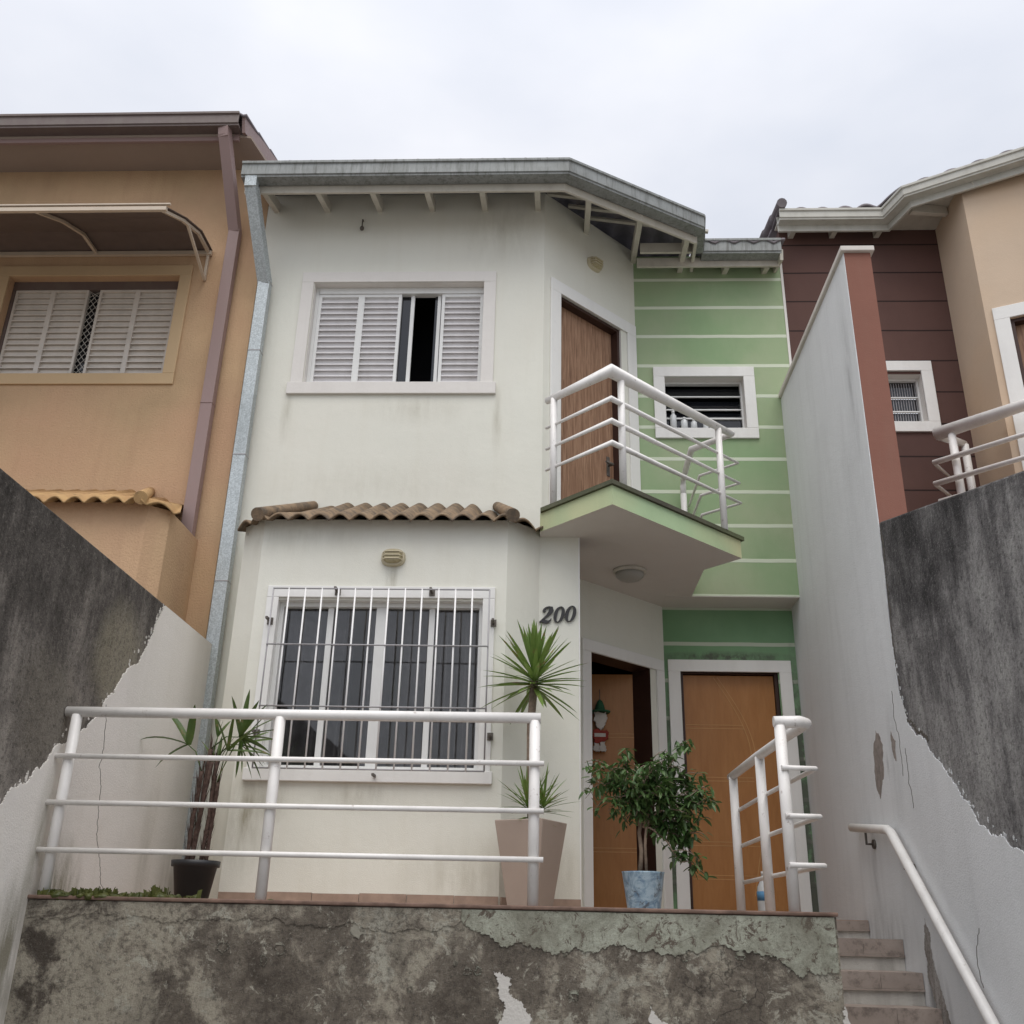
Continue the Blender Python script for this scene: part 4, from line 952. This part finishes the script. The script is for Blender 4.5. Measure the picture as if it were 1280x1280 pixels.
for i, (x, h, r_, lab) in enumerate(((1.10, .22, .03, 'tall white toiletry bottle at the left on the bathroom sill'), (1.20, .15, .032, 'pale toiletry bottle second from the left on the bathroom sill'),
                                  (1.29, .13, .03, 'white toiletry bottle third from the left on the bathroom sill'), (1.40, .11, .026, 'small pale toiletry bottle at the right on the bathroom sill'))):
    b = thing('toiletry_bottle', lab, 'bottle', (x, YG + .075, 4.32), 'toiletry bottles on the sill')
    mb = MB(); mb.lathe((x, YG + .065, 4.321), [(r_, 0), (r_, h * .75), (r_ * .5, h * .85), (r_ * .45, h * .88)], 18); mb.build('body', 'pet', b)
    mb = MB(); mb.lathe((x, YG + .065, 4.321), [(r_ * .5, h * .88), (r_ * .5, h)], 14); mb.build('cap', 'petcap', b)

# ------------------------------------------------------------------ left (ochre) house
lh = thing('terraced_house', 'ochre house with brown gutters on the left beyond the black wall', 'house', (-5, YF, FL), 'terraced houses in a row')
lwn = (-5.02, -3.435, 4.39, 5.42)
mb = MB(); wall(mb, FF, -8.6, -2.716, FL, 6.66, .18, [lwn])
mb.build('upper_wall', 'orange', lh)
mb = MB(); mb.box(-2.83, -2.716, YF + .185, 12.5, FL, 6.62); mb.box(-8.6, -8.5, YF + .185, 12.5, FL, 6.62); mb.box(-8.49, -2.84, 12.4, 12.5, FL, 6.62); mb.build('side_wall', 'orange', lh)
mb = MB(); mb.box(-5.4, -3.1, YF + .5, YF + .52, 4.0, 5.9); mb.build('dark_backing', 'dark', lh)  # added black sheet behind the window, blocks light leaking between the slats
mb = MB(); wall(mb, FB, -8.6, -3.02, FL, 2.86, .15)
for a, b in (((-3.02, YB), (-2.895, 6.79)),): wall(mb, side_from(a, b), 0, math.dist(a, b), FL, 2.84, .15)
mb.face([(-2.895, 6.79, FL), (-2.895, YF, FL), (-2.895, YF, 2.84), (-2.895, 6.79, 2.84)]); mb.build('bay_wall', 'orange', lh)
mb = MB(); tile_sheet(mb, [(-8.6, 6.54), (-3.02, 6.54), (-2.82, 6.78)], 2.835, .50, .86, .15, .026, .018, .9, lift=0, back_y=YF + .02, res=12, endshift=-.26)
mb.tube([(-3.03, 6.535, 2.84), (-3.36, YF, 3.27)], .05, 14, .04); mb.build('tile_canopy', 'terracotta2', lh)
w = MB(); w.frame(-5.13, -3.325, 4.285, 5.53, .108, .0005, .02, FF); w = w.build('window', 'orangetrim', lh, .004)
mb = MB(); mb.frame(-5.019, -3.436, 4.391, 5.419, .03, -.14, -.075, FF); mb.box(-4.99, -3.465, -.14, -.07, 5.33, 5.39, FF); mb.build('frame', 'brownmetal', w)
for a, b in ((-4.985, -4.63), (-4.63, -4.30), (-4.195, -3.84), (-3.84, -3.47)): shutter(FF, a, b, 4.42, 5.33, -.082, 14, .022).build('shutter', ['alubeige', 'alubeige'], w)
mb = MB(); mb.box(-4.30, -4.195, -.15, -.14, 4.42, 5.33, FF); mb.build('pane', 'glass', w)
mb = MB()
for k in range(-1, 14):
    z = 4.42 + k * .07
    for s in (1, -1):
        z0, z1 = (z, z + .14) if s == 1 else (z + .14, z); za, zb_ = max(4.42, min(5.33, z0)), max(4.42, min(5.33, z1))
        if za != zb_: mb.tube([FF(-4.30, -.10, za), FF(-4.195, -.10, zb_)], .0028, 5)
mb.build('safety_net', 'net', w)
mb = MB(); mb.box(-8.6, -3.0, 6.96, YF - .001, 6.645, 6.67); mb.prism([(-3.0, 6.96), (-2.82, 6.99), (-2.74, YF - .002), (-3.0, YF - .001)], 6.645, 6.67); mb.build('soffit', 'soffit', lh)
mb = MB(); profile_run(mb, [(-8.6, 6.84), (-2.90, 6.84)], gutter_prof(6.67, 6.815)); mb.build('gutter', 'brownmetal', lh, .003)
mb = MB(); mb.box(-8.6, -2.92, 6.965, 6.995, 6.60, 6.80); mb.bar((-2.87, 6.90, 6.72), (-2.80, 9.2, 7.5), .03, .15); mb.build('fascia', 'mauve', lh)
mb = MB(); tile_sheet(mb, [(-8.6, 6.86), (-2.84, 6.86)], 6.80, .36, 4.2, .22, .025); mb.build('roof', 'roof', lh)
mb = MB(); mb.bar((-3.035, 6.90, 6.68), (-3.03, 6.92, 6.58), .10, .08); mb.bar((-3.03, 6.905, 6.62), (-2.965, 7.33, 5.86), .10, .08); mb.box(-3.017, -2.915, 7.295, 7.375, 1.9, 5.88)
for z in (2.6, 4.05): mb.box(-3.02, -2.912, 7.29, 7.38, z, z + .01)
mb.build('downspout', 'mauve', lh, .004)
aw = thing('window_awning', 'cream framed awning with bronze panel over the ochre house window', 'awning', (-4.3, YF, 5.6))
def arm(x):
    return [(x, 7.385, 5.665), (x, 7.10, 5.70 - .04), (x, 6.75, 5.52), (x, 6.38, 5.315)]
mb = MB(); L, Rr = -6.6, -3.17
prof = [(7.39, 5.69), (7.10, 5.685), (6.75, 5.545), (6.36, 5.335)]
for a, b in zip(prof, prof[1:]):
    mb.face([(L, a[0], a[1]), (Rr, a[0], a[1]), (Rr, b[0], b[1]), (L, b[0], b[1])]); mb.face([(L, a[0], a[1] + .006), (Rr, a[0], a[1] + .006), (Rr, b[0], b[1] + .006), (L, b[0], b[1] + .006)])
mb.build('panel', 'awnpanel', aw)
mb = MB(); mb.bar((L, 6.37, 5.325), (Rr, 6.37, 5.325), .03, .035); mb.bar((L, 6.36, 5.365), (Rr + .03, 6.36, 5.365), .02, .012); mb.build('front_bar', 'awnbar', aw)
mb = MB(); mb.bar((L, 7.375, 5.655), (Rr, 7.375, 5.655), .03, .04); mb.build('back_bar', 'awnbar', aw)
for x in (-3.20, -4.25, -5.4):
    mb = MB(); q = arm(x)
    for a, b in zip(q, q[1:]): mb.bar(a, b, .026, .026)
    if x == -3.20:
        mb.bar((x, 7.382, 5.68), (x, 7.382, 5.36), .024, .024); mb.bar((x, 7.375, 5.37), (x, 6.86, 5.56), .022, .022)
    mb.build('arm', 'awnbar', aw)

# ------------------------------------------------------------------ right (brown and cream) house
rh = thing('terraced_house', 'dark brown and cream house on the right behind the tall divider', 'house', (4, YG, FL), 'terraced houses in a row')
rwn = (2.72, 3.43, 4.39, 4.90)
mb = MB(); wall(mb, FG, 2.24, 3.80, FL, 6.60, .16, [rwn], 1); mb.build('brown_wall', ['brown', 'trim'], rh)
CP = (3.80, 7.62)
mb = MB(); T = Frame(CP, (0, 1), (-1, 0)); wall(mb, T, 0, YG - CP[1], FL, 6.57, .15)
T2 = Frame(CP, (1, -.45), (-.45, -1)); rdr = (.185, 1.0, 3.0, 5.03)
wall(mb, T2, 0, 3.0, FL, 6.57, .18, [rdr])
mb.build('cream_wall', 'cream', rh)
w = MB(); w.frame(2.62, 3.535, 4.285, 5.035, .105, .0005, .025, FG); w = w.build('louvre_window', 'whitetrim', rh, .004)
mb = MB(); mb.frame(rwn[0] + .001, rwn[1] - .001, rwn[2] + .001, rwn[3] - .001, .018, -.14, -.09, FG)
for z in (4.55, 4.70): mb.box(rwn[0] + .019, rwn[1] - .019, -.12, -.10, z, z + .013, FG)
mb.build('frame', 'alu', w)
mb = MB()
for a, b in ((4.41, 4.548), (4.565, 4.698), (4.715, 4.88)): mb.box(rwn[0] + .02, rwn[1] - .02, -.135, -.128, a, b, FG)
mb.mi = 1; u = rwn[0] + .03
while u < rwn[1] - .03: mb.box(u, u + .006, -.127, -.122, 4.41, 4.87, FG); u += .024
mb.build('pane', ['glass', 'bargrey'], w)
d = MB(); d.box(.189, .996, -.13, -.10, 3.0, 5.026, T2); d = d.build('balcony_door', 'doorup', rh)
mb = MB(); mb.frame(.06, 1.125, 2.9, 5.155, .125, .0005, .02, T2, 'lrt'); mb.build('door_frame', 'whitetrim', d, .004)
mb = MB(); mb.frame(.186, .999, 3.0, 5.028, .03, -.17, -.02, T2, 'lrt'); mb.build('jamb', 'doordark', d)
RV = [(7.0, 5.68), (4.21, 7.19), (3.29, 7.69), (3.19, 8.0), (2.19, 8.0)][::-1]
mb = MB(); profile_run(mb, RV, gutter_prof(6.50, 6.62)); profile_run(mb, offset(RV, .10), [(0, 6.43), (0, 6.55), (.025, 6.55), (.025, 6.43)]); mb.build('gutter', 'gutwhite', rh, .003)
RE = [(2.19, 8.02), (3.2, 8.02), (3.30, 7.71), (4.21, 7.21), (7.0, 5.70)]
def rz(x, y): return .30 * max(0, y - min(8.0, 8.0 if x < 3.2 else 8.0))
mb = MB(); tile_sheet(mb, RE, 6.615, .24, 4.0, .21, .026, hip=[(2.19, 8.02), (3.2, 8.02)] if False else [(3.30, 7.71), (4.21, 7.21), (4.22, 7.205)])
mb.mi = 0
for k in range(7): yy = 8.0 + k * .36; mb.tube([(2.215, yy - .04, 6.665 + k * .10), (2.215, yy + .38, 6.665 + (k + 1) * .10)], .05, 12, .042)
mb.build('roof', 'roof', rh)
mb = MB(); mb.box(2.2, 3.188, 8.13, YG - .003, 6.572, 6.585); mb.prism([(3.19, 8.12), (3.40, 7.82), (4.30, 7.33), (7.0, 5.87), (7.0, 7.6), (3.9, 8.0), (3.79, YG - .003), (3.19, YG - .003)], 6.572, 6.585); mb.build('soffit', 'fascia', rh)
for x in (2.35, 2.76, 3.2): mb = MB(); mb.bar((x, 8.13, 6.50), (x, YG + .03, 6.53), .05, .09); mb.build('rafter', 'fascia', rh)
for a, b in (((3.40, 7.86), (3.78, 7.95)), ((3.85, 7.52), (3.98, 7.50)), ((4.30, 7.27), (4.32, 7.1))): mb = MB(); mb.bar((*a, 6.49), (*b, 6.53), .05, .09); mb.build('rafter', 'fascia', rh)
mb = MB(); mb.prism([(3.30, 7.86), (5.1, 6.04), (5.6, 6.6), (3.9, 8.2), (3.25, 8.2)], 3.0, 3.15); mb.build('balcony_slab', 'cream', rh)
rr = railing('balcony_railing', 'white pipe balcony railing beyond the black wall at the right edge', (3.6, 7.6, 3.15))
tubepart(rr, 'top_rail', [(3.62, 8.05, 4.05), (3.31, 7.86, 4.05), (4.9, 6.27, 4.05)], .03)
for z, xx in ((3.765, 3.24), (3.565, 3.22)): tubepart(rr, 'rail', [(3.52, 8.18, z), (xx, 7.84, z), (4.93, 6.15, z)], .0125)
for z in (3.40,): tubepart(rr, 'rail', [(3.52, 8.18, z), (3.24, 7.84, z), (4.93, 6.15, z)], .0125)
for x, yy in ((3.40, 7.77), (4.45, 6.72), (3.62, 8.05)): tubepart(rr, 'post', [(x, yy, 3.15), (x, yy, 4.04)], .034)

# ------------------------------------------------------------------ camera, sky, sun
cam_d = bpy.data.cameras.new('camera'); cam = bpy.data.objects.new('camera', cam_d); COL.objects.link(cam)
p, yw, ro = R(22.728), R(-2.754), R(1.338)
fwd = Vector((math.sin(yw) * math.cos(p), math.cos(yw) * math.cos(p), math.sin(p))); rt = Vector((math.cos(yw), -math.sin(yw), 0)); up = rt.cross(fwd)
r2 = rt * math.cos(ro) + up * math.sin(ro); u2 = -rt * math.sin(ro) + up * math.cos(ro)
cam.matrix_world = Matrix(((r2.x, u2.x, -fwd.x, 0), (r2.y, u2.y, -fwd.y, 0), (r2.z, u2.z, -fwd.z, 0), (0, 0, 0, 1)))
cam_d.sensor_width = 36; cam_d.lens = 1241.7 / 1280 * 36; cam_d.clip_end = 2000; cam_d.clip_start = .05
scn.camera = cam
wd = bpy.data.worlds.new('World'); scn.world = wd; wd.use_nodes = True
nt = wd.node_tree; bg = nt.nodes['Background']
sky = nt.nodes.new('ShaderNodeTexSky'); sky.sky_type = 'NISHITA'; sky.sun_disc = False; sky.sun_elevation = R(66); sky.sun_rotation = R(174); sky.dust_density = 3; sky.altitude = 700
tc = nt.nodes.new('ShaderNodeTexCoord'); mp = nt.nodes.new('ShaderNodeMapping'); mp.inputs['Scale'].default_value = (1, 1, 2.2); nt.links.new(tc.outputs['Generated'], mp.inputs[0])
nz = nt.nodes.new('ShaderNodeTexNoise'); nz.inputs['Scale'].default_value = 2.2; nz.inputs['Detail'].default_value = 5; nz.inputs['Roughness'].default_value = .5; nt.links.new(mp.outputs[0], nz.inputs['Vector'])
rp = nt.nodes.new('ShaderNodeValToRGB'); e = rp.color_ramp.elements; e[0].position = .34; e[1].position = .66; e[0].color = (.60, .63, .70, 1); e[1].color = (.78, .785, .82, 1); nt.links.new(nz.outputs['Fac'], rp.inputs[0])
ml = nt.nodes.new('ShaderNodeMix'); ml.data_type = 'RGBA'; ml.blend_type = 'MULTIPLY'; ml.inputs[0].default_value = 1; ml.inputs[7].default_value = (9.0, 9.0, 9.0, 1); ml.clamp_result = False
nt.links.new(rp.outputs[0], ml.inputs[6])
mx = nt.nodes.new('ShaderNodeMix'); mx.data_type = 'RGBA'; mx.inputs[0].default_value = .88; nt.links.new(sky.outputs[0], mx.inputs[6]); nt.links.new(ml.outputs[2], mx.inputs[7])
sx = nt.nodes.new('ShaderNodeSeparateXYZ'); nt.links.new(tc.outputs['Generated'], sx.inputs[0])
mr = nt.nodes.new('ShaderNodeMapRange'); nt.links.new(sx.outputs[2], mr.inputs[0])
for i, v in enumerate((0.0, 1.0, .60, 1.32)): mr.inputs[i + 1].default_value = v
mb_ = nt.nodes.new('ShaderNodeMapRange'); nt.links.new(sx.outputs[1], mb_.inputs[0])     # the cloud is thinner on the street side, where the sun is
for i, v in enumerate((-.5, .35, 1.45, 1.07)): mb_.inputs[i + 1].default_value = v
mm = nt.nodes.new('ShaderNodeMath'); mm.operation = 'MULTIPLY'; nt.links.new(mr.outputs[0], mm.inputs[0]); nt.links.new(mb_.outputs[0], mm.inputs[1])
m3 = nt.nodes.new('ShaderNodeVectorMath'); m3.operation = 'SCALE'; nt.links.new(mx.outputs[2], m3.inputs[0]); nt.links.new(mm.outputs[0], m3.inputs['Scale'])
nt.links.new(m3.outputs[0], bg.inputs['Color']); bg.inputs['Strength'].default_value = .104
sd = bpy.data.lights.new('sun', 'SUN'); so = bpy.data.objects.new('sun', sd); COL.objects.link(so)
sd.energy = 1.5; sd.angle = R(55); sd.color = (1, .945, .86)
az, el = R(174), R(66)
dirv = Vector((math.sin(az) * math.cos(el), math.cos(az) * math.cos(el), math.sin(el)))   # towards the sun
so.rotation_euler = dirv.to_track_quat('Z', 'Y').to_euler()
vs = scn.view_settings; vs.view_transform = 'Standard'; vs.look = 'None'; vs.exposure = .30; vs.gamma = 1
